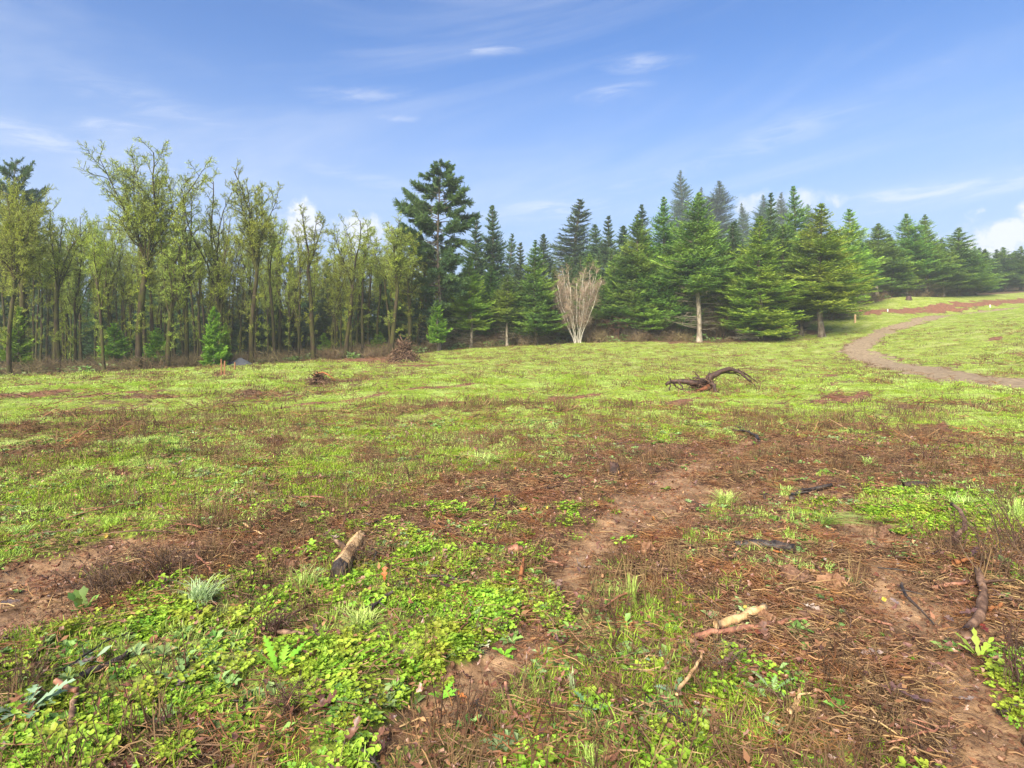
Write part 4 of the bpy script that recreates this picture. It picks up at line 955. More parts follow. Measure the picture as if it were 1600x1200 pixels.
def disc_leaves(mb, C, R, mat, v, tilt=.35, sides=6, cup=.2):
    n = len(C); nz = unit(np.stack([rng.normal(0, tilt, n), rng.normal(0, tilt, n), np.ones(n)], 1)); a, b = frames(nz)
    t = np.arange(sides) / sides * 6.283; ring = C[:, None] + (a[:, None] * np.cos(t)[None, :, None] + b[:, None] * np.sin(t)[None, :, None]) * R[:, None, None] * rng.uniform(.85, 1.1, (n, sides, 1)) + nz[:, None] * (R * cup)[:, None, None]
    V = np.concatenate([C[:, None], ring], 1); i = np.arange(sides); f = np.stack([0 * i, 1 + i, 1 + (i + 1) % sides], 1)
    mb.add(V, (f[None] + (np.arange(n) * (sides + 1))[:, None, None]).reshape(-1, 3), mat, np.repeat(v, sides))
def blades(mb, n, R, h0, h1, w, mat=0, lean=.45, v=None, seg=2):
    a = rng.random(n) * 6.283; rr = R * np.sqrt(rng.random(n)); A = np.stack([rr * np.cos(a), rr * np.sin(a), np.full(n, -.008)], 1)
    b = rng.random(n) * 6.283; ln = np.abs(rng.normal(0, lean, n)); D = unit(np.stack([np.cos(b) * ln, np.sin(b) * ln, np.ones(n)], 1)); h = rng.uniform(h0, h1, n)
    side = np.stack([-np.sin(b), np.cos(b), 0 * b], 1) * (w * rng.uniform(.6, 1.2, n) / 2)[:, None]
    mid = A + D * (h * .55)[:, None]; out = np.stack([np.cos(b), np.sin(b), -.5 * np.ones(n)], 1); tip = A + D * h[:, None] + out * (h * (.15 + ln * .45))[:, None]
    V = np.stack([A - side * .6, A + side * .6, mid + side, mid - side, tip], 1); base = np.arange(n) * 5
    v = rng.random(n) if v is None else v
    m0 = mb.n
    mb.add(V, np.stack([base, base + 1, base + 2, base + 3], 1), mat, v)
    mb.T.append((np.stack([base + 3, base + 2, base + 4], 1) + m0, np.full(n, mat), np.broadcast_to(v, (n,))))

P_ = {}
def protos(key, n, fn, mats):
    L = []
    for i in range(n):
        mb = MB(); fn(mb, i); L.append(mb.mesh(key, mats))
    P_[key] = L
protos('tuft', 5, lambda mb, i: blades(mb, 26, .05, .025, .085, .005, 0, .5), [M['grass']])
protos('turf', 6, lambda mb, i: blades(mb, 100, .20, .012, .042, .009, 0, .8), [M['grass']])
protos('turf_far', 5, lambda mb, i: blades(mb, 100, .38, .015, .05, .018, 0, .9), [M['grass']])
def clover(mb, i):
    n = 30; a = rng.random(n) * 6.283; rr = .085 * np.sqrt(rng.random(n)); R = rng.uniform(.003, .011, n) * rng.choice([.7, 1, 1.3])
    C = np.stack([rr * np.cos(a), rr * np.sin(a), rng.uniform(.006, .04, n)], 1)
    C3 = np.repeat(C, 3, 0); t = np.tile(np.arange(3) * 2.094, n) + np.repeat(rng.random(n) * 6, 3); R3 = np.repeat(R, 3)
    C3 = C3 + np.stack([np.cos(t) * R3, np.sin(t) * R3, 0 * t], 1)
    disc_leaves(mb, C3, R3 * .95, 0, np.repeat(rng.random(n), 3), .35, 5)
    prisms(mb, C * [.8, .8, 0], C, .0012, .001, 3, 0, .1)
protos('clover', 5, clover, [M['clover']])
def weed(mb, i):
    n = 6 + 2 * i; a = np.arange(n) * 2.4; D = np.stack([np.cos(a), np.sin(a), rng.uniform(.15, .9, n)], 1); L = rng.uniform(.03, .075, n)
    kites(mb, np.zeros((n, 3)), D, L, L * .42, 0, rng.random(n), roll=0.0, wpos=.6, bend=np.stack([0 * a, 0 * a, -L * .25], 1))
protos('weed', 5, weed, [M['weed']])
def stalks(mb, i):
    n = 5 + i; a = rng.random((n, 2)) * .12 - .06; A = np.column_stack([a, np.full(n, -.01)]); h = rng.uniform(.04, .17, n); D = unit(np.column_stack([rng.normal(0, .22, (n, 2)), np.ones(n)]))
    B = A + D * h[:, None]; v = rng.random(n); prisms(mb, A, B, rng.uniform(.0014, .0032, n), .0012, 3, 0, v)
    m = n * 2; j = rng.integers(0, n, m); A2 = A[j] + (B - A)[j] * rng.uniform(.3, .9, (m, 1)); D2 = unit(D[j] + rng.normal(0, .5, (m, 3))); prisms(mb, A2, A2 + D2 * rng.uniform(.01, .05, (m, 1)), .0013, .0008, 3, 0, v[j])
protos('stalks', 7, stalks, [M['stalk']])
def stalks_far(mb, i):
    n = 22; a = rng.random((n, 2)) * .5 - .25; A = np.column_stack([a, np.full(n, -.01)]); D = unit(np.column_stack([rng.normal(0, .3, (n, 2)), np.ones(n)])); prisms(mb, A, A + D * rng.uniform(.05, .15, (n, 1)), .0055, .003, 3, 0, rng.random(n))
protos('stalks_far', 4, stalks_far, [M['stalk']])
def litter(mb, i):
    n = 26; a = rng.random((n, 2)) * .26 - .13; b = rng.random(n) * 6.283; L = rng.uniform(.025, .15, n) * rng.uniform(.4, 1, n); h = rng.uniform(.002, .022, n)
    A = np.column_stack([a, h]); B = A + np.stack([np.cos(b) * L, np.sin(b) * L, rng.normal(0, .1, n) * L], 1); C = (A + B) / 2 + rng.normal(0, .005, (n, 3)); R = rng.uniform(.0009, .0030, n); v = rng.random(n) ** 1.8
    prisms(mb, A, C, R, R, 4, 0, v); prisms(mb, C, B, R, R * .6, 4, 0, v)
protos('litter', 8, litter, [M['straw']])
def litter_far(mb, i):
    n = 24; a = rng.random((n, 2)) * .7 - .35; b = rng.random(n) * 6.283; L = rng.uniform(.06, .22, n); A = np.column_stack([a, rng.uniform(.0, .03, n)])
    prisms(mb, A, A + np.stack([np.cos(b) * L, np.sin(b) * L, rng.normal(0.1, .25, n) * L], 1), .0065, .004, 3, 0, rng.random(n) * .7)
protos('litter_far', 5, litter_far, [M['straw']])
def chips(mb, i):
    n = 9; a = rng.random((n, 2)) * .2 - .1; b = rng.random(n) * 6.283; C = np.column_stack([a, rng.uniform(.003, .015, n)])
    kites(mb, C, np.stack([np.cos(b), np.sin(b), rng.normal(0, .2, n)], 1), rng.uniform(.012, .05, n), rng.uniform(.006, .018, n), 0, rng.random(n), roll=rng.normal(0, .5, n), wpos=.35)
protos('chips', 5, chips, [M['chip']])
def bits(mb, i):
    n = 7
    for j in range(n):
        m = 9; a = np.sort(rng.random(m)) * 6.283; R = rng.uniform(.007, .022) * rng.uniform(.35, 1.1, m); nz = rng.normal(0, .45, 2); c = np.array([rng.random() * .2 - .1, rng.random() * .2 - .1, rng.uniform(.006, .016)])
        ring = np.column_stack([np.cos(a) * R, np.sin(a) * R * .7, 0 * a]); ring[:, 2] = ring[:, 0] * nz[0] + ring[:, 1] * nz[1] + rng.uniform(0, .006, m)
        k = np.arange(m); mb.add(np.concatenate([[c], c + ring]), np.stack([0 * k, 1 + k, 1 + (k + 1) % m], 1), 0, rng.random())
protos('bits', 6, bits, [M['rotleaf']])
def rock(mb, R=(1, 1, 1), seed=0, mat=0, rough=.22, nu=9, nv=6, v=.5):
    r = np.random.default_rng(seed); V = [[0, 0, -R[2]]]
    for j in range(1, nv):
        ph = math.pi * j / nv
        for i in range(nu):
            t = i / nu * 6.283; s = 1 + r.normal(0, rough * .45); V.append([math.sin(ph) * math.cos(t) * R[0] * s, math.sin(ph) * math.sin(t) * R[1] * s, -math.cos(ph) * R[2] * s])
    V.append([0, 0, R[2]]); T = [[0, 1 + (i + 1) % nu, 1 + i] for i in range(nu)] + [[len(V) - 1, 1 + (nv - 2) * nu + i, 1 + (nv - 2) * nu + (i + 1) % nu] for i in range(nu)]
    Q = [[1 + j * nu + i, 1 + j * nu + (i + 1) % nu, 1 + (j + 1) * nu + (i + 1) % nu, 1 + (j + 1) * nu + i] for j in range(nv - 2) for i in range(nu)]
    m0 = mb.n; mb.add(V, Q, mat, v); mb.T.append((np.array(T) + m0, np.full(len(T), mat), np.full(len(T), v)))
protos('clods', 6, lambda mb, i: rock(mb, (.022, .017, .011), i, rough=.5, nu=7, nv=5), [M['clod']])

def sector(n, r0, r1, a0=-50, a1=50, power=1.0):
    """random ground points between two distances in front of the camera"""
    r = (r0 ** (2 * power) + rng.random(n) * (r1 ** (2 * power) - r0 ** (2 * power))) ** (1 / (2 * power)); a = np.radians(rng.uniform(a0, a1, n))
    return r * np.sin(a), r * np.cos(a)
def scatter(name, key, n, r0, r1, prob, label, cat, s=(.7, 1.3), tilt=.15, power=1.0, sink=0.0, a=(-46, 46)):
    x, y = sector(n, r0, r1, a[0], a[1], power); mk_ = masks(x, y); pr = prob(x, y, *mk_); keep = rng.random(n) < pr
    x, y = x[keep], y[keep]; z = full_h(x, y, tuple(m[keep] for m in mk_)) - sink; k = len(x)
    rot = np.column_stack([rng.normal(0, tilt, k), rng.normal(0, tilt, k), rng.random(k) * 6.283])
    print(name, k)
    return gn_scatter(name, np.column_stack([x, y, z]), rot, rng.uniform(s[0], s[1], k), rng.integers(0, len(P_[key]), k), P_[key], label, cat)

open_ = lambda x, y, wood: (1 - sst(wood, .2, .7))
scatter('grass', 'tuft', 26000, 1.8, 11, lambda x, y, g_, so, pa, re, cl, wo: sst(g_, .22, .66) * (1 - .5 * cl) * sst(fbm(x * 2.2, y * 2.2, 3, 90), .35, .6), 'short bright green grass sprouting between the stubble in the near field', 'grass', (.5, 1.3))
scatter('turf', 'turf', 16000, 6, 24, lambda x, y, g_, so, pa, re, cl, wo: sst(g_ + .25 * (fbm(x * 1.7, y * 1.7, 3, 92) - .5), .28, .62), 'low green turf spread over the middle of the field', 'grass', (.6, 1.2))
scatter('distant_turf', 'turf_far', 17000, 20, 100, lambda x, y, g_, so, pa, re, cl, wo: sst(g_ + .3 * (fbm(x * .9, y * .9, 3, 94) - .5), .30, .60) * (1 - .85 * pa) * open_(x, y, wo), 'green turf of the far field up to the trees', 'grass', (.7, 1.4), power=.8)
scatter('clover', 'clover', 21000, 1.9, 8, lambda x, y, g_, so, pa, re, cl, wo: cl * sst(fbm(x * 3.4, y * 3.4, 4, 96, .65), .38, .66) * (1 - so), 'mats of bright clover and chickweed covering the nearest ground', 'ground cover', (.6, 1.35))
scatter('weeds', 'weed', 15000, 1.9, 12, lambda x, y, g_, so, pa, re, cl, wo: (.25 + .5 * g_ + .3 * cl) * (1 - .9 * so) * sst(fbm(x * 1.8, y * 1.8, 3, 97), .35, .65), 'small broad leaved seedlings among the litter', 'weeds', (.5, 1.4))
scatter('dead_stalks', 'stalks', 22000, 1.9, 15, lambda x, y, g_, so, pa, re, cl, wo: (1 - so) * sst(fbm(x * 1.2 + 5, y * 1.2, 3, 98), .38, .62) * (.42 - .2 * cl), 'dark dead weed stalks standing in the stubble', 'dead stalks', (.5, 1.5), .25, .8)
scatter('distant_stalks', 'stalks_far', 8500, 12, 62, lambda x, y, g_, so, pa, re, cl, wo: (1 - pa) * (1 - re) * sst(fbm(x * .5 + 5, y * .9, 3, 99), .42, .62) * open_(x, y, wo), 'brown dead stalks standing over the far field', 'dead stalks', (.6, 1.4), power=.75)
scatter('twig_litter', 'litter', 21000, 1.9, 14, lambda x, y, g_, so, pa, re, cl, wo: (1 - .93 * so) * (.25 + .75 * sst(fbm(x * 1.6, y * 1.6, 3, 101), .38, .6)) * (1 - .6 * sst(g_, .4, .7)) * (1 - .5 * cl), 'straw, bark shreds and thin twigs littering the soil', 'litter', (.6, 1.5), .12, .75)
scatter('distant_litter', 'litter_far', 11000, 11, 70, lambda x, y, g_, so, pa, re, cl, wo: (1 - pa) * (1 - .8 * sst(g_, .3, .6)) * (1 - re * .8), 'brown stubble litter over the bare parts of the far field', 'litter', (.6, 1.5), .15, .75)
scatter('wood_chips', 'chips', 11000, 1.9, 12, lambda x, y, g_, so, pa, re, cl, wo: .6 * (1 - .5 * so), 'reddish bark chips scattered over the near ground', 'wood chips', (.5, 1.5), .3, .8)
scatter('leaf_fragments', 'bits', 9000, 1.9, 11, lambda x, y, g_, so, pa, re, cl, wo: .6 * (1 - .6 * so), 'rotting brown leaf fragments on the near ground', 'leaf litter', (.5, 1.5), .3, .8)
scatter('soil_crumbs', 'clods', 26000, 1.9, 13, lambda x, y, g_, so, pa, re, cl, wo: (.4 + .6 * so) * (1 - sst(g_, .4, .7)), 'crumbs and clods of brown soil', 'soil crumbs', (.2, 1.2), .5, .75)
# forest floor brush: low twiggy undergrowth under the trees
protos('brush', 4, lambda mb, i: mb.__dict__.update(shrub_mesh(300 + i, .9, 1.1, 22, .6).__dict__), [M['brown_twig']])
def fern(mb, i):
    n = 60; a = rng.random(n) * 6.283; A = np.column_stack([rng.normal(0, .2, (n, 2)), rng.uniform(0, .4, n)]); kites(mb, A, np.column_stack([np.cos(a), np.sin(a), rng.normal(.2, .4, n)]), rng.uniform(.1, .3, n), .08, 0, rng.random(n))
protos('fern', 4, fern, [M['weed']])
def edge_scatter(name, key, n, d0, d1, label, cat, s):
    x = rng.uniform(-60, 75, n); y = edge_depth(x) + rng.uniform(d0, d1, n); keep = np.abs(x / y) < .95; x, y = x[keep], y[keep]
    z = full_h(x, y) - .03; k = len(x)
    gn_scatter(name, np.column_stack([x, y, z]), np.column_stack([np.zeros((k, 2)), rng.random(k) * 6.283]), rng.uniform(s[0], s[1], k), rng.integers(0, len(P_[key]), k), P_[key], label, cat)
edge_scatter('undergrowth', 'brush', 1500, -.8, 16, 'low brown twiggy undergrowth on the floor of the wood', 'undergrowth', (.5, 1.7))
edge_scatter('fern', 'fern', 900, -.3, 14, 'low green ferns and brambles on the floor of the wood', 'undergrowth', (.5, 1.5))
#@@FG_BEGIN@@
# ------------------------------------------------------------------ single things on the near ground
M['split'] = barky('pale_split_wood', (0.36, 0.21, 0.09), (0.66, 0.45, 0.23), (0.16, 0.08, 0.04), 9, 5, .7, .5, .15, .3, (.55, .72))
M['black_log'] = barky('wet_black_bark', (0.012, 0.009, 0.007), (0.055, 0.038, 0.028), None, 18, 5, .55, .7, .3, .5)
M['stick'] = barky('brown_stick_bark', (0.06, 0.032, 0.02), (0.21, 0.125, 0.08), (0.30, 0.20, 0.13), 12, 6, .7, .4, .3, .3, (.55, .75))
M['stick_red'] = barky('reddish_peeled_stick', (0.16, 0.06, 0.035), (0.36, 0.17, 0.10), (0.12, 0.06, 0.04), 12, 6, .6, .3, .3, .4, (.5, .7))
M['stone'] = barky('muddy_stone', (0.10, 0.052, 0.03), (0.20, 0.11, 0.065), (0.06, 0.03, 0.02), 20, 14, .75, .5, 1, .3, (.5, .7))
M['stone_tan'] = barky('tan_stone', (0.13, 0.062, 0.03), (0.27, 0.145, 0.075), (0.07, 0.035, 0.02), 20, 14, .7, .4, 1, .3, (.55, .75))
M['cream'] = leafy('cream_leaf', (0.55, 0.55, 0.36), (0.75, 0.75, 0.52), None, rough=.5, trans=.2, objvar=.1)
M['thistle'] = leafy('grey_green_thistle', (0.12, 0.22, 0.10), (0.30, 0.42, 0.26), None, rough=.5, trans=.15, objvar=.2)
M['bright_leaf'] = leafy('bright_green_leaf', (0.13, 0.34, 0.02), (0.28, 0.52, 0.05), None, rough=.45, trans=.25, objvar=.1)
M['soft_leaf'] = leafy('soft_green_leaf', (0.16, 0.28, 0.08), (0.34, 0.46, 0.20), None, rough=.5, trans=.2, objvar=.2)
LEAFC = {'brown': ((0.10, 0.045, 0.026), (0.19, 0.09, 0.055)), 'purple': ((0.11, 0.058, 0.045), (0.22, 0.13, 0.105)), 'orange': ((0.34, 0.10, 0.02), (0.52, 0.20, 0.05)), 'red': ((0.16, 0.04, 0.018), (0.28, 0.085, 0.035)), 'grey': ((0.20, 0.14, 0.115), (0.34, 0.25, 0.21)), 'yellow': ((0.50, 0.34, 0.04), (0.65, 0.48, 0.10))}
for k, (a_, b_) in LEAFC.items(): M['leaf_' + k] = leafy(k + '_fallen_leaf', a_, b_, tuple(x * .6 for x in a_), 60, .42, trans=.1, spec=.5, objvar=.5)

def oak_leaf(seed, L=.10, mat='leaf_brown', lobes=4, curl=.25):
    r = np.random.default_rng(seed); n = 17; t = np.linspace(0, 1, n)
    env = np.sin(np.pi * np.clip(t, 0, 1) ** .8) ** .7 * (0.25 + .75 * t) * .34 * L
    lob = .62 + .38 * np.cos(t * lobes * 2 * np.pi + np.pi)
    xs = t * L; mid = np.column_stack([xs, .03 * L * np.sin(t * 5 + seed), curl * L * (t - .5) ** 2 * 1.6 + .02 * L])
    V = [mid]
    for sgn in (1, -1):
        w = env * (lob * r.uniform(.8, 1.15, n)) + .004 * L
        e = mid + np.column_stack([-.25 * w * np.cos(t * lobes * 2 * np.pi), sgn * w, w * curl * r.uniform(.2, 1.6) + r.normal(0, .012 * L, n)])
        V.append(e)
    V = np.concatenate(V); i = np.arange(n - 1)
    mb = MB(); mb.add(V, np.concatenate([np.stack([i, i + 1, n + i + 1, n + i], 1), np.stack([i + 1, i, 2 * n + i, 2 * n + i + 1], 1)]), 0, r.random(2 * (n - 1)) * .5 + .2)
    prisms(mb, [[-.22 * L, 0, .0]], [mid[0]], .0012, .0016, 3, 0, .1)
    return mb.mesh('fallen_leaf', [M[mat]], True)
def oval_leaf(seed, L=.05, mat='leaf_yellow'):
    r = np.random.default_rng(seed); mb = MB(); n = 8; t = np.linspace(0, 1, n); w = np.sin(np.pi * t ** .8) * .27 * L
    mid = np.column_stack([t * L, 0 * t, .2 * L * (t - .5) ** 2]); V = np.concatenate([mid, mid + np.column_stack([0 * t, w, w * .35]), mid + np.column_stack([0 * t, -w, w * .5])]); i = np.arange(n - 1)
    mb.add(V, np.concatenate([np.stack([i, i + 1, n + i + 1, n + i], 1), np.stack([i + 1, i, 2 * n + i, 2 * n + i + 1], 1)]), 0, r.random(2 * (n - 1))); return mb.mesh('fallen_leaf', [M[mat]], True)
LM = {c: [oak_leaf(500 + 10 * i + j, .105, 'leaf_' + c, 3 + j % 3, [.15, .5, .9][j % 3]) for j in range(4)] for i, c in enumerate(('brown', 'purple', 'orange', 'red', 'grey'))}
LM['yellow'] = [oval_leaf(560 + j) for j in range(3)]
LM['brown'] += [oval_leaf(570 + j, .06, 'leaf_brown') for j in range(2)]
def nz(x, y):
    px = 800 + F * float(x) / float(y)
    w = 'at lower left' if px < 400 else 'left of the muddy track' if px < 760 else 'along the muddy track' if px < 1000 else 'around the black log' if px < 1330 else 'near the thick root'
    return ('in the nearest litter ' if y < 3.6 else 'farther out ' if y > 5.2 else 'at middle distance ') + w
def drop(name, me, p, rz=None, s=1, tilt=.25, z=.012, label=None, cat=None, group=None):
    o = bpy.data.objects.new(name, me); COL.objects.link(o); o.location = (p[0], p[1], p[2] + z * 1.6)
    o.rotation_euler = (random.gauss(0, tilt), random.gauss(0, tilt), random.uniform(0, 6.283) if rz is None else rz); o.scale = (s,) * 3 if not isinstance(s, tuple) else s
    return tag(o, label, cat, group)
HL = [(870, 1018, 'purple', 1.05, 'wet purple brown oak leaf right of the cream leaves'), (945, 975, 'brown', 1.1, 'dark brown oak leaf above the pair of oak leaves near the bottom'), (958, 1000, 'brown', 1.2, 'large russet oak leaf left of the tan bark stick'),
      (968, 955, 'red', .9, 'reddish oak leaf beside the upright grass clump in front'), (868, 933, 'purple', .8, 'pale purple leaf on the bare track in the middle foreground'), (1405, 957, 'grey', 1.0, 'grey oak leaf on the bare soil right of the brown chunk'),
      (1370, 1082, 'purple', 1.1, 'purple oak leaf, left of a pair near the bottom right'), (1402, 1098, 'purple', 1.15, 'purple oak leaf, right of a pair near the bottom right'), (1522, 1110, 'grey', 1.1, 'grey maple like leaf close to the bottom right corner'), (1490, 982, 'purple', .8, 'small purple leaf below the thick root on the right'),
      (1548, 935, 'purple', 1.3, 'big purple leaf behind the thick root on the right'), (1545, 1000, 'red', .9, 'red brown leaf right of the thick root'), (32, 952, 'grey', 1.0, 'grey leaf on the bare soil at the left edge'), (42, 885, 'orange', .6, 'orange leaf on the bare soil at the left edge'),
      (243, 1070, 'purple', 1.1, 'purple leaf among the clover left of the middle'), (275, 1085, 'grey', 1.1, 'grey brown leaf among the clover at lower left'), (432, 1092, 'purple', 1.1, 'purple oak leaf below the bright fern like plant'), (490, 1124, 'brown', 1.1, 'brown oak leaf at the bottom left of centre'),
      (1115, 1060, 'purple', 1.1, 'purple leaf among the thistles'), (1165, 1000, 'red', 1.1, 'rust red crumpled leaf under the tan bark stick'), (1205, 870, 'orange', .7, 'orange leaf above the black log'), (1512, 888, 'orange', .8, 'bright orange leaf above the dark brambles at the right'),
      (1130, 868, 'orange', .7, 'orange leaf left of the black log'), (1520, 760, 'orange', .6, 'small orange leaf in the grass at the right'), (1322, 992, 'orange', .5, 'small orange leaf on the bark litter in the right foreground'), (730, 1105, 'orange', .6, 'orange leaf left of the muddy track'), (1030, 845, 'red', .7, 'red leaf on top of the tan stone'), (1310, 777, 'red', .6, 'red leaf in the brown litter right of the pale grass clump')]
for px, py, c, s, lab in HL: drop('fallen_leaf', random.choice(LM[c][:4]), at(px, py), None, s * 1.15, .25, .022, lab, 'leaf', 'fallen leaves singled out')
n_leaf = 0
while n_leaf < 255:
    x, y = sector(1, 2.0, 7.5, -46, 46, .7); g_, so, pa, re, cl, wo = masks(x, y)
    if random.random() > .35 + .65 * float(fbm(x * 1.1, y * 1.1, 3, 140)[0] > .5): continue
    c = random.choices(['brown', 'purple', 'orange', 'red', 'grey', 'yellow'], [10, 6, 1.6, 2, 2, 1.2])[0]
    drop('fallen_leaf', random.choice(LM[c]), (float(x[0]), float(y[0]), gh(x[0], y[0])), None, random.uniform(.6, 1.3), .38, .019, {'brown': 'curled brown leaf lying ', 'purple': 'wet purplish oak leaf lying ', 'orange': 'small orange oak leaf lying ', 'red': 'rust red oak leaf lying ', 'grey': 'pale grey oak leaf lying ', 'yellow': 'small oval yellow leaf lying '}[c] + nz(x[0], y[0]), 'leaf', c + ' leaves ' + nz(x[0], y[0]))
    n_leaf += 1

def stick_between(name, a, b, wpx, mat, label, cat='stick', bow=.06, taper=.5, lift=.02, rough=.35, sides=7, za=0, zb=0, forks=0, group=None, seed=0):
    r = np.random.default_rng(int(a[0] * 7 + a[1]) + seed); A, B = at(*a), at(*b); k = (A.y + B.y) / 2 / F; w = wpx * k / 2
    A = np.array(A) + [0, 0, lift + w * .6 + za]; B = np.array(B) + [0, 0, lift + w * .5 + zb]; n = 10; t = np.linspace(0, 1, n); L = np.linalg.norm(B - A)
    P = A + (B - A) * t[:, None]; side = np.cross(unit(B - A), [0, 0, 1]); P += side * (np.sin(t * np.pi) * bow * L + r.normal(0, .008, n) * L)[:, None]; P[:, 2] += r.normal(0, .004, n) + np.sin(t * np.pi) * bow * L * .3
    org = P[0].copy(); mb = MB(); sweep(mb, P - org, w * np.linspace(1, taper, n) * r.uniform(.85, 1.15, n), sides, 0, .5, rough)
    for j in range(forks):
        i = r.integers(3, 9); d = unit(B - A) + r.normal(0, .6, 3); d[2] = abs(d[2]) * .5; d /= np.linalg.norm(d); l = L * r.uniform(.12, .3)
        sweep(mb, np.array([P[i], P[i] + d * l * .5 + r.normal(0, .01, 3), P[i] + d * l]) - org, [w * .45, w * .3, w * .15], 5, 0, .5, .3)
    o = bpy.data.objects.new(name, mb.mesh(name, [M[mat]], True)); COL.objects.link(o); o.location = org; return tag(o, label, cat, group)

# the pale split log: flat faces, a dark end
A, B = at(528, 905), at(563, 843)
o = thing('split_log', 'short pale split log with a dark end lying in the green weeds', 'log', A); d = np.array(B - A); L = float(np.linalg.norm(d)); ud = d / L; sdv = np.cross(ud, [0, 0, 1]); w = 30 / F * A.y / 2
mb = MB(); prof = np.array([[-1, -.7], [-.55, .55], [.1, .95], [.9, .45], [1, -.5], [.2, -.95]]); V = []
for t, s in ((-.06, .8), (.04, 1.05), (.35, .92), (.7, .85), (1, .62)):
    for q_ in prof: V.append(ud * t * L + (sdv * q_[0] + np.array([0, 0, 1]) * (q_[1] + .9)) * w * s * random.uniform(.92, 1.08))
mb.add(V, [[j * 6 + i, j * 6 + (i + 1) % 6, (j + 1) * 6 + (i + 1) % 6, (j + 1) * 6 + i] for j in range(1, 4) for i in range(6)] + [[24, 25, 26, 27], [24, 27, 28, 29]]); part('wood', mb.mesh('wood', [M['split']]), o)
mb = MB(); mb.add(V[:12], [[i, (i + 1) % 6, 6 + (i + 1) % 6, 6 + i] for i in range(6)] + [[3, 2, 1, 0], [5, 4, 3, 0]]); part('bark_end', mb.mesh('bark_end', [M['black_log']]), o)
mb = MB(); sweep(mb, np.array([ud * .42 * L + [0, 0, w], ud * .6 * L - sdv * w * 1.6 + [0, 0, w * 1.3], ud * .72 * L - sdv * w * 2.5 + [0, 0, w * 1.2]]), [w * .42, w * .3, w * .1], 6, 0, .5, .3); part('knot', mb.mesh('knot', [M['stick']], True), o)

stick_between('black_log', (1243, 864), (1148, 856), 17, 'black_log', 'short wet black log with peeling bark in the right foreground', 'log', .04, .7, 0, .6)
stick_between('bark_stick', (1082, 1003), (1205, 984), 11, 'stick_red', 'long reddish brown stick with peeling tan bark near the thistles', 'stick', .03, .8, .02, forks=1)
stick_between('bark_stick', (1190, 986), (1280, 970), 9, 'stick_red', 'thinner reddish stick continuing right from the tan broken chunk', 'stick', .03, .5, .02)
stick_between('bark_strip', (1120, 992), (1195, 963), 15, 'split', 'pale tan strip of split bark leaning on the reddish stick', 'bark', .02, .7, .03)
stick_between('thick_root', (1512, 1000), (1528, 900), 15, 'stick', 'thick bare root standing out of the soil below the brambles at the right', 'root', .05, .8, .02, forks=2)
stick_between('stick', (1455, 928), (1515, 918), 7, 'stick_red', 'stick with a reddish broken end lying left of the thick root', 'stick', .05, .7)
stick_between('orange_chip', (1490, 893), (1520, 886), 9, 'rust', 'bright orange splinter above the thick root', 'wood chip', .02, .5, .05)
stick_between('orange_chip', (1540, 965), (1568, 956), 8, 'rust', 'orange splinter right of the thick root', 'wood chip', .02, .5, .03)
stick_between('curved_root', (1238, 786), (1300, 768), 9, 'black_log', 'dark curved root arching over the litter right of the pale grass clump', 'root', -.18, .5, .04, forks=2)
stick_between('black_branch', (1412, 766), (1446, 762), 12, 'black_log', 'short black branch in the green patch at the right', 'branch', .06, .6)
stick_between('dark_branch', (1186, 692), (1146, 676), 5, 'black_log', 'dark twig on the brown litter below the tree root', 'branch', .1, .5, .03, forks=2)
stick_between('peeled_stick', (88, 1085), (120, 1103), 10, 'stick_red', 'pinkish peeled stick among the clover at lower left', 'stick', .05, .9, .05)
stick_between('stick', (120, 1100), (113, 1150), 11, 'stick', 'grey brown stick meeting the pinkish peeled one at lower left', 'stick', .03, .8, .03)
stick_between('dark_branch', (125, 1070), (200, 1035), 14, 'black_log', 'dark rotten branch in the clover at lower left', 'branch', .06, .6)
stick_between('stick', (420, 993), (475, 1000), 9, 'stick', 'brown broken stick left of the front grass clump', 'stick', .03, .6)
stick_between('stick', (735, 833), (800, 800), 3.5, 'stick', 'long thin twig lying on the litter above the red chip', 'stick', .03, .5)
stick_between('stick', (560, 830), (612, 810), 4, 'stick', 'grey twig beyond the pale split log', 'stick', .04, .5)
stick_between('stick', (790, 1085), (808, 1140), 6, 'stick_red', 'upright reddish twig near the bottom of the muddy track', 'stick', .03, .7, .04)
stick_between('stick', (1055, 1115), (1100, 1040), 6, 'split', 'straight tan stalk leaning beside the grey green thistles', 'stick', .02, .7, .08)
stick_between('stick', (1480, 858), (1486, 815), 7, 'stick', 'bent stick with an orange tip left of the brambles', 'stick', .12, .8, .03, zb=.12)
stick_between('stick', (845, 878), (880, 893), 5, 'stick_red', 'short reddish twig above the orange splinter', 'stick', .02, .6)
stick_between('red_splinter', (812, 915), (818, 888), 9, 'rust', 'orange red wood splinter stuck in the litter', 'wood chip', .02, .4, .02, zb=.05)
stick_between('red_chip', (795, 870), (815, 866), 14, 'stick_red', 'flat red brown chip right of the bright seedlings', 'wood chip', .02, .8)
stick_between('tan_splinter', (1234, 1130), (1250, 1085), 9, 'split', 'tan forked splinter at the bottom right of centre', 'wood chip', .06, .5, .03, forks=2)
stick_between('bark_strip', (1330, 975), (1395, 985), 6, 'stick_red', 'thin flat reddish bark strip on the bare soil at right', 'bark', .02, .6)
stick_between('dark_branch', (1560, 1125), (1640, 1090), 9, 'black_log', 'dark wet branch end at the bottom right corner', 'branch', .06, .6)
stick_between('stick', (380, 823), (410, 842), 4, 'split', 'small pale stick on the bare soil at left', 'stick', .02, .6)
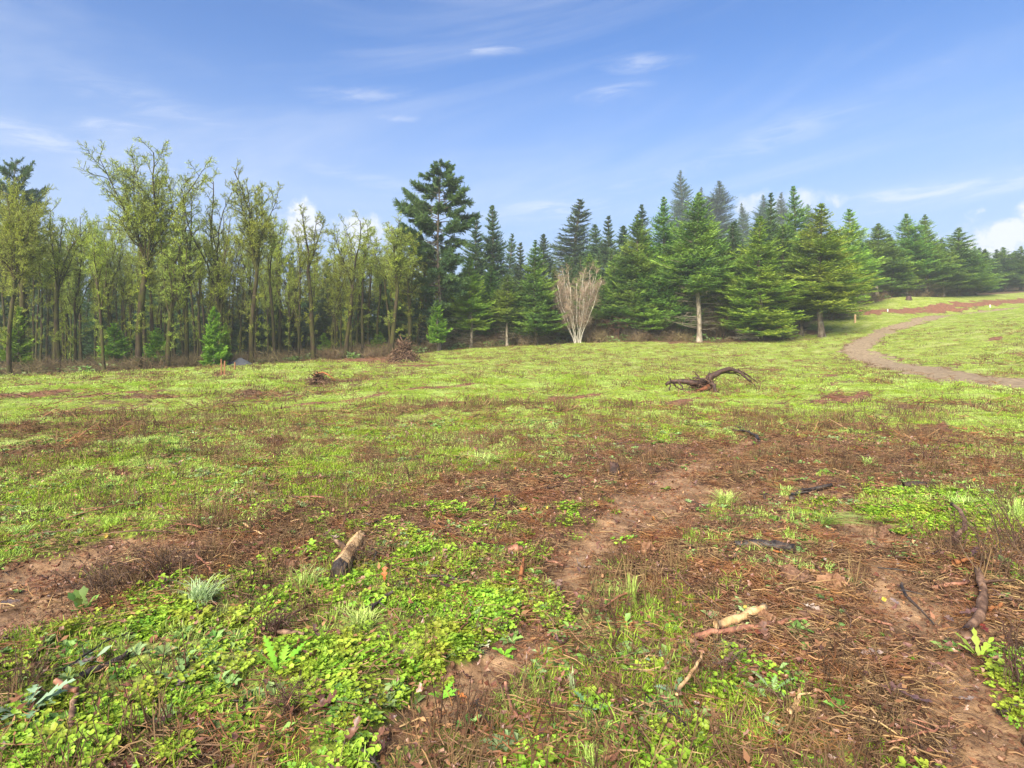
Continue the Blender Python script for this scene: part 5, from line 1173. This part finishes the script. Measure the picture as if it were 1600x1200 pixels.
def stone(px, py, w, h, mat, label, seed, name='stone', cat='stone', rz=0, el_=1.0):
    p = at(px, py + h * .3); k = p.y / F; mb = MB(); rock(mb, (w * k / 2, w * k / 2 * .75 * el_, h * k / 2), seed, rough=.62, nu=13, nv=8)
    o = bpy.data.objects.new(name, mb.mesh(name, [M[mat]], False)); COL.objects.link(o); o.location = (p.x, p.y, p.z + h * k * .08); o.rotation_euler = (0, 0, rz); return tag(o, label, cat)
stone(1012, 860, 28, 34, 'stone_tan', 'upright tan stone with a red leaf on top', 1)
stone(796, 958, 28, 26, 'stone', 'rounded pale brown stone at the edge of the muddy track', 2)
stone(1300, 913, 42, 30, 'stone_tan', 'rounded orange brown chunk with a splintered side on the bare soil', 3, rz=-.5)
stone(1250, 902, 56, 26, 'stone', 'flat pinkish brown stone left of the orange brown chunk', 4, rz=-.3)
stone(1276, 962, 44, 26, 'stone', 'brown muddy stone below the orange brown chunk', 5)
stone(1110, 1122, 40, 26, 'stone_tan', 'tan stone at the bottom edge of the photo right of the thistles', 6)
stone(1386, 829, 18, 14, 'stone', 'small dark clod on the bare soil right of the bright grass clump', 7)
stone(1199, 968, 22, 30, 'stone_tan', 'pointed tan wood chunk standing on the reddish stick', 8, 'wood_chunk', 'wood chunk')
stone(345, 1128, 22, 34, 'stone_tan', 'golden brown curled chunk at the bottom left', 9, 'wood_chunk', 'wood chunk')
stone(455, 880, 34, 16, 'stone', 'muddy stone right of the soil bank', 10)
stone(1380, 835, 22, 12, 'stone', 'brown clod beside the small dark clod', 11)
sm = []
for s_ in range(5): mb = MB(); rock(mb, (.035, .028, .018), 40 + s_, rough=.4, nu=10, nv=6); sm.append(mb.mesh('soil_clod', [M['stone' if s_ % 2 else 'clod']], True))
for i in range(70):
    x, y = sector(1, 2.2, 9, -46, 46, .7); drop('soil_clod', random.choice(sm), (float(x[0]), float(y[0]), gh(x[0], y[0])), None, random.uniform(.5, 1.5), .4, .005, 'small muddy clod ' + nz(x[0], y[0]), 'clod', 'muddy clods ' + nz(x[0], y[0]))
stm = []
for s_ in range(8):
    r = np.random.default_rng(700 + s_); mb = MB(); L = .3; n = 9; t = np.linspace(-.5, .5, n); P = np.column_stack([t * L, .05 * L * np.sin(t * 5 + s_) + r.normal(0, .003, n), .006 + .01 * np.cos(t * 4)]); ra = r.uniform(.003, .007); sweep(mb, P, np.linspace(ra, ra * .5, n) * r.uniform(.8, 1.2, n), 5, 0, .5, .3)
    for j in range(2): i = r.integers(2, 8); dd = unit(np.array([1, r.normal(0, 1), .2])); sweep(mb, np.array([P[i], P[i] + dd * .04, P[i] + dd * .07]), [ra * .5, ra * .4, ra * .2], 4)
    stm.append(mb.mesh('twig', [M[['stick', 'black_log', 'stick_red', 'stick'][s_ % 4]]], True))
for i in range(150):
    x, y = sector(1, 2.1, 10, -46, 46, .7)
    if random.random() < .6 * float(masks(x, y)[1][0]): continue
    drop('twig', random.choice(stm), (float(x[0]), float(y[0]), gh(x[0], y[0])), None, random.uniform(.5, 1.9), .12, .012, 'short loose twig ' + nz(x[0], y[0]), 'twig', 'loose twigs ' + nz(x[0], y[0]))

# grass clumps
def clump(px, py, wpx, hpx, n, mat, label, lean=(0, 0), w=.006, spread=.35, name='grass_clump', cat='grass clump'):
    p = at(px, py); k = p.y / F; H = hpx * k * 1.25; R = wpx * k / 2; mb = MB(); v = rng.random(n); a = rng.random(n) * 6.283; rr = R * spread * np.sqrt(rng.random(n))
    A = np.stack([rr * np.cos(a), rr * np.sin(a), np.full(n, -.01)], 1); b = rng.random(n) * 6.283; out = np.stack([np.cos(b), np.sin(b), 0 * b], 1) * (R * rng.uniform(.2, 1.1, n))[:, None] + np.array([lean[0], lean[1], 0]) * k * rng.uniform(.4, 1, n)[:, None]
    h = H * rng.uniform(.45, 1, n); seg = 5; Pp = []
    for j in range(seg + 1):
        t = j / seg; c = A + out * t ** 1.4; c[:, 2] += h * (t * 1.6 - t * t * .85); Pp.append(c)
    sd_ = unit(np.cross(out + 1e-4, np.tile([0, 0, 1.0], (n, 1)))); base = np.arange(n)
    V = []; 
    for j in range(seg + 1):
        ww = w * (1 - (j / seg) ** 2 * .92) * rng.uniform(.8, 1.1); V += [Pp[j] - sd_ * ww / 2, Pp[j] + sd_ * ww / 2]
    V = np.concatenate(V); Fq = np.concatenate([np.stack([base + 2 * j * n, base + (2 * j + 1) * n, base + (2 * j + 3) * n, base + (2 * j + 2) * n], 1) for j in range(seg)])
    mb.add(V, Fq, 0, np.tile(v, seg)); o = bpy.data.objects.new(name, mb.mesh(name, [M[mat]], True)); COL.objects.link(o); o.location = p; return tag(o, label, cat)
clump(1286, 822, 46, 30, 80, 'grass_pale', 'bright lime grass clump bent down to the right on the bare soil', (50, -45), .007)
clump(568, 985, 84, 34, 190, 'grass_pale', 'wide pale green grass clump in the near clover', (-8, 0), .006)
clump(312, 950, 90, 48, 120, 'grass_grey', 'silvery green spiky grass clump on the soil bank at left', (10, 0), .007)
clump(478, 925, 70, 38, 110, 'grass_pale', 'loose green grass clump left of the pale split log', (0, 0), .005)
clump(1135, 792, 64, 26, 170, 'grass_pale', 'low pale round grass clump right of the middle track', (0, 0), .006)
clump(1500, 797, 74, 22, 130, 'grass_pale', 'low pale grass clump at the right in front of the green patch', (0, 0), .006)
clump(1590, 812, 44, 34, 90, 'grass_pale', 'pale grass clump at the right edge', (0, 0), .006)
clump(988, 952, 44, 60, 46, 'grass_pale', 'small clump of upright grass blades right of the muddy track', (0, 0), .007)
clump(895, 1085, 30, 44, 26, 'grass_grey', 'thin pale grass clump beside the lower end of the track', (0, 0), .004)
clump(1356, 727, 34, 16, 90, 'grass_pale', 'small bright grass clump far up the bare soil at right', (0, 0), .006)
clump(758, 722, 70, 16, 160, 'grass_pale', 'bright pale grass patch in the middle of the field', (0, 0), .008, .6)
clump(1228, 775, 46, 18, 80, 'grass', 'yellowish grass clump beside the dark curved root', (0, 0), .006)
clump(30, 835, 60, 16, 90, 'grass_pale', 'pale grass clump at the left edge above the bare soil', (0, 0), .006)
clump(720, 880, 26, 20, 60, 'clover', 'small bright seedling clump above the red brown chip', (0, 0), .008)

# leafy plants
def lobed(mb, base, az_, L, Wd, rise, droop, teeth, mat, v, seed):
    r = np.random.default_rng(seed); n = 4 * teeth + 1; t = np.linspace(0, 1, n); x = L * t; z = rise * L * t - droop * L * t * t
    env = np.sin(np.pi * np.clip(t * .96 + .03, 0, 1) ** 1.1) * Wd / 2; w = env * (.62 + .38 * np.cos(t * teeth * 2 * np.pi + np.pi) * r.uniform(.8, 1.1, n)) + .001
    c, s = math.cos(az_), math.sin(az_); mid = np.column_stack([x, 0 * x, z]); l = mid + np.column_stack([.3 * w, w, w * .25 + r.normal(0, .001, n)]); rr = mid + np.column_stack([.3 * w, -w, w * .25 + r.normal(0, .001, n)])
    V = np.concatenate([mid, l, rr]); V = np.column_stack([V[:, 0] * c - V[:, 1] * s, V[:, 0] * s + V[:, 1] * c, V[:, 2]]) + base; i = np.arange(n - 1)
    vv = np.full(2 * (n - 1), v); mb.add(V, np.concatenate([np.stack([i, i + 1, n + i + 1, n + i], 1), np.stack([i + 1, i, 2 * n + i, 2 * n + i + 1], 1)]), mat, vv)
def plant(name, px, py, wpx, nl, teeth, mat, label, cat, wd=.34, rise=.7, seed=0, droop=.45):
    p = at(px, py); L = wpx / 2 * p.y / F * 1.1; o = thing(name, label, cat, p); r = np.random.default_rng(seed + 900)
    for j in range(nl):
        mb = MB(); l = L * r.uniform(.65, 1.1); lobed(mb, np.array([0, 0, 0]), j * 2.4 + r.normal(0, .25), l, l * wd * 1.4, rise * r.uniform(.6, 1.5), droop, teeth, 0, r.random(), seed * 31 + j); part('leaf', mb.mesh('leaf', [M[mat]], True), o)
    return o
plant('thistle', 925, 1112, 62, 7, 7, 'thistle', 'grey green spiny thistle at the bottom right of centre', 'thistle', .32, .9, 1)
plant('thistle', 1052, 1085, 52, 5, 7, 'thistle', 'spiny grey green thistle between the stalk and the peeled stick', 'thistle', .3, 1.0, 2)
plant('thistle', 1032, 1045, 46, 5, 6, 'thistle', 'thistle just below the left end of the long reddish stick', 'thistle', .3, 1.0, 3)
plant('thistle', 40, 1118, 110, 9, 5, 'thistle', 'large pale thistle like weed in the lower left corner', 'thistle', .36, .8, 4)
plant('dandelion', 436, 1060, 84, 11, 8, 'bright_leaf', 'vivid green jagged leaved dandelion standing above the clover', 'weed', .26, 1.3, 5)
plant('dandelion', 690, 1095, 46, 6, 5, 'bright_leaf', 'jagged bright green weed left of the muddy track', 'weed', .36, .9, 6)
plant('leafy_weed', 1208, 1085, 58, 4, 9, 'soft_leaf', 'weed with two long toothed pale leaves in the right foreground', 'weed', .3, 1.2, 7)
plant('leafy_weed', 1165, 965, 34, 6, 1, 'soft_leaf', 'small pale round leaved weed below the flat stone', 'weed', .5, .8, 8)
plant('leafy_weed', 275, 1065, 60, 7, 2, 'soft_leaf', 'soft green broad leaved weed beside the dark rotten branch', 'weed', .5, .7, 9)
plant('leafy_weed', 145, 1035, 52, 4, 1, 'thistle', 'weed with big oval grey green leaves at left', 'weed', .5, .9, 10)
plant('leafy_weed', 835, 1055, 44, 5, 3, 'soft_leaf', 'weed with paired oval leaves right of the muddy track', 'weed', .45, .8, 11)
plant('leafy_weed', 788, 1025, 40, 6, 2, 'bright_leaf', 'light green seedling at the middle of the muddy track edge', 'weed', .45, .8, 12)
plant('leafy_weed', 850, 955, 30, 5, 2, 'soft_leaf', 'small pale seedling on the track above the wet purple leaf', 'weed', .45, .8, 13)
plant('leafy_weed', 985, 1025, 56, 8, 1, 'soft_leaf', 'round leaved green weed left of the long reddish stick', 'weed', .6, .8, 14)
plant('leafy_weed', 1000, 1110, 44, 6, 1, 'soft_leaf', 'round leaved weed between the two lower thistles', 'weed', .6, .7, 15)
plant('cream_leaves', 753, 1010, 38, 4, 1, 'cream', 'bright cream coloured leaves left of the track', 'leaf', .5, .7, 16)
plant('cream_leaves', 868, 975, 26, 4, 1, 'cream', 'small cream leaves on the muddy track', 'leaf', .5, .6, 17)
plant('leafy_weed', 1170, 1062, 44, 7, 1, 'bright_leaf', 'bright round leaved seedling above the long toothed leaves', 'weed', .6, .8, 18)
plant('leafy_weed', 1420, 1035, 30, 5, 1, 'bright_leaf', 'single lime seedling on the bark litter at right', 'weed', .5, .8, 19)
plant('leafy_weed', 1530, 1030, 54, 9, 3, 'grass', 'yellow green narrow leaved plant at the lower right', 'weed', .3, 1.2, 20)
plant('leafy_weed', 130, 960, 46, 9, 2, 'weed', 'dark green leafy weed on the edge of the soil bank', 'weed', .5, 1.3, 21)

# leafless brambles at the right edge and dead stalk bunches
M['dark_cane'] = leafy('dark_bramble_canes', (0.03, 0.017, 0.012), (0.11, 0.06, 0.04), None, rough=.6, objvar=.2)
def canes(px, py, wpx, hpx, n, label, seed, lean=0, name='bramble', cat='bramble'):
    r = np.random.default_rng(seed); p = at(px, py); k = p.y / F; mb = MB()
    for j in range(n):
        a = r.random() * 6.283; o_ = wpx * k / 2 * r.uniform(.3, 1.1); h = hpx * k * r.uniform(.5, 1.1); f = np.linspace(0, 1, 7); bx, by = r.normal(0, wpx * k * .12, 2)
        P = np.column_stack([bx + (math.cos(a) * o_ + lean * k) * f ** 1.3, by + math.sin(a) * o_ * f ** 1.3, h * (f * 1.3 - .35 * f ** 3) - .02]) + r.normal(0, .006, (7, 3)); v = r.random(); ra = r.uniform(.0016, .0036)
        prisms(mb, P[:-1], P[1:], ra * (1 - f[:-1] * .6), ra * (1 - f[1:] * .6), 4, 0, v)
        m = 5; i = r.integers(1, 6, m); D = unit((P[i + 1] - P[i]) * 3 + r.normal(0, .1, (m, 3))); prisms(mb, P[i], P[i] + D * r.uniform(.03, .12, (m, 1)), .0013, .0007, 3, 0, v)
    o = bpy.data.objects.new(name, mb.mesh(name, [M['dark_cane']])); COL.objects.link(o); o.location = p; return tag(o, label, cat)
canes(1560, 900, 130, 110, 34, 'tangle of dark leafless canes above the thick root at the right', 1)
canes(1600, 860, 110, 100, 26, 'dark leafless canes leaning in from the right edge', 2, -30)
canes(1490, 860, 40, 60, 9, 'few dark stems beside the bent orange tipped stick', 3)
canes(1120, 1060, 130, 60, 36, 'bunch of dark thin dead stems behind the thistles', 4, 0, 'dead_stems', 'dead stems')
canes(425, 1000, 70, 60, 30, 'bunch of dark dead stems in the near clover below the split log', 5, 0, 'dead_stems', 'dead stems')
canes(150, 925, 120, 50, 40, 'dark dead stems along the soil bank at left', 6, 0, 'dead_stems', 'dead stems')
canes(255, 900, 120, 50, 44, 'matted dark dead stems behind the silvery grass clump', 7, 0, 'dead_stems', 'dead stems')
canes(560, 885, 110, 40, 40, 'dark dead stems just right of the pale split log', 8, 0, 'dead_stems', 'dead stems')
canes(450, 1120, 90, 60, 26, 'dark dead stems at the bottom left of centre', 9, 0, 'dead_stems', 'dead stems')
canes(800, 800, 22, 40, 14, 'small upright bunch of dark stems in the middle litter', 10, 0, 'dead_stems', 'dead stems')
canes(1590, 1080, 80, 130, 16, 'tall reddish dead stems in the lower right corner', 11, 0, 'dead_stems', 'dead stems')
canes(30, 1090, 90, 80, 22, 'dark stems beside the large pale weed in the lower left corner', 12, 0, 'dead_stems', 'dead stems')
canes(1450, 720, 90, 50, 18, 'thin dark stalks standing at the far edge of the green patch at right', 13, 0, 'dead_stems', 'dead stems')
canes(1310, 720, 60, 40, 12, 'thin dark stalks on the bare soil left of the green patch', 14, 0, 'dead_stems', 'dead stems')
# long bent straw on the right foreground
for i, (a_, b_) in enumerate([((1040, 890), (1150, 960)), ((1060, 905), (1170, 985)), ((1270, 880), (1350, 1030)), ((1200, 1010), (1330, 1080)), ((1330, 1010), (1370, 1090)), ((1380, 1010), (1480, 1090)), ((1500, 930), (1610, 900)), ((1180, 1040), (1240, 1130)), ((1300, 1040), (1420, 1060)), ((1420, 990), (1520, 1060)), ((980, 880), (1060, 940)), ((1440, 900), (1500, 950))]):
    stick_between('dry_stalk', a_, b_, 3.2, 'stick', 'long dry bent stalk lying across the bark litter in the right foreground', 'dry stalk', random.uniform(-.08, .08), .5, .015, .2, 5, group='long dry stalks in the right foreground')
#@@FG_END@@

# ------------------------------------------------------------------ haze
def haze_box(x0, x1, y0, y1, z0, z1, dens):
    mb = MB(); V = [[x, y, z] for z in (z0, z1) for y in (y0, y1) for x in (x0, x1)]
    mb.add(V, [[0, 2, 3, 1], [4, 5, 7, 6], [0, 1, 5, 4], [2, 6, 7, 3], [0, 4, 6, 2], [1, 3, 7, 5]])
    m = bpy.data.materials.new('haze'); m.use_nodes = True; nt = m.node_tree; nt.nodes.clear()
    out = nt.nodes.new('ShaderNodeOutputMaterial'); v = nt.nodes.new('ShaderNodeVolumePrincipled'); v.inputs['Color'].default_value = (0.86, 0.92, 1.0, 1); v.inputs['Density'].default_value = dens; v.inputs['Anisotropy'].default_value = 0.2
    nt.links.new(v.outputs[0], out.inputs['Volume'])
    o = bpy.data.objects.new('haze', mb.mesh('haze', [m])); COL.objects.link(o); tag(o, 'thin bluish mist hanging in the air over the wood', 'haze', kind='stuff')
haze_box(-272, 272, -272, 272, -30, 64, 0.0008)
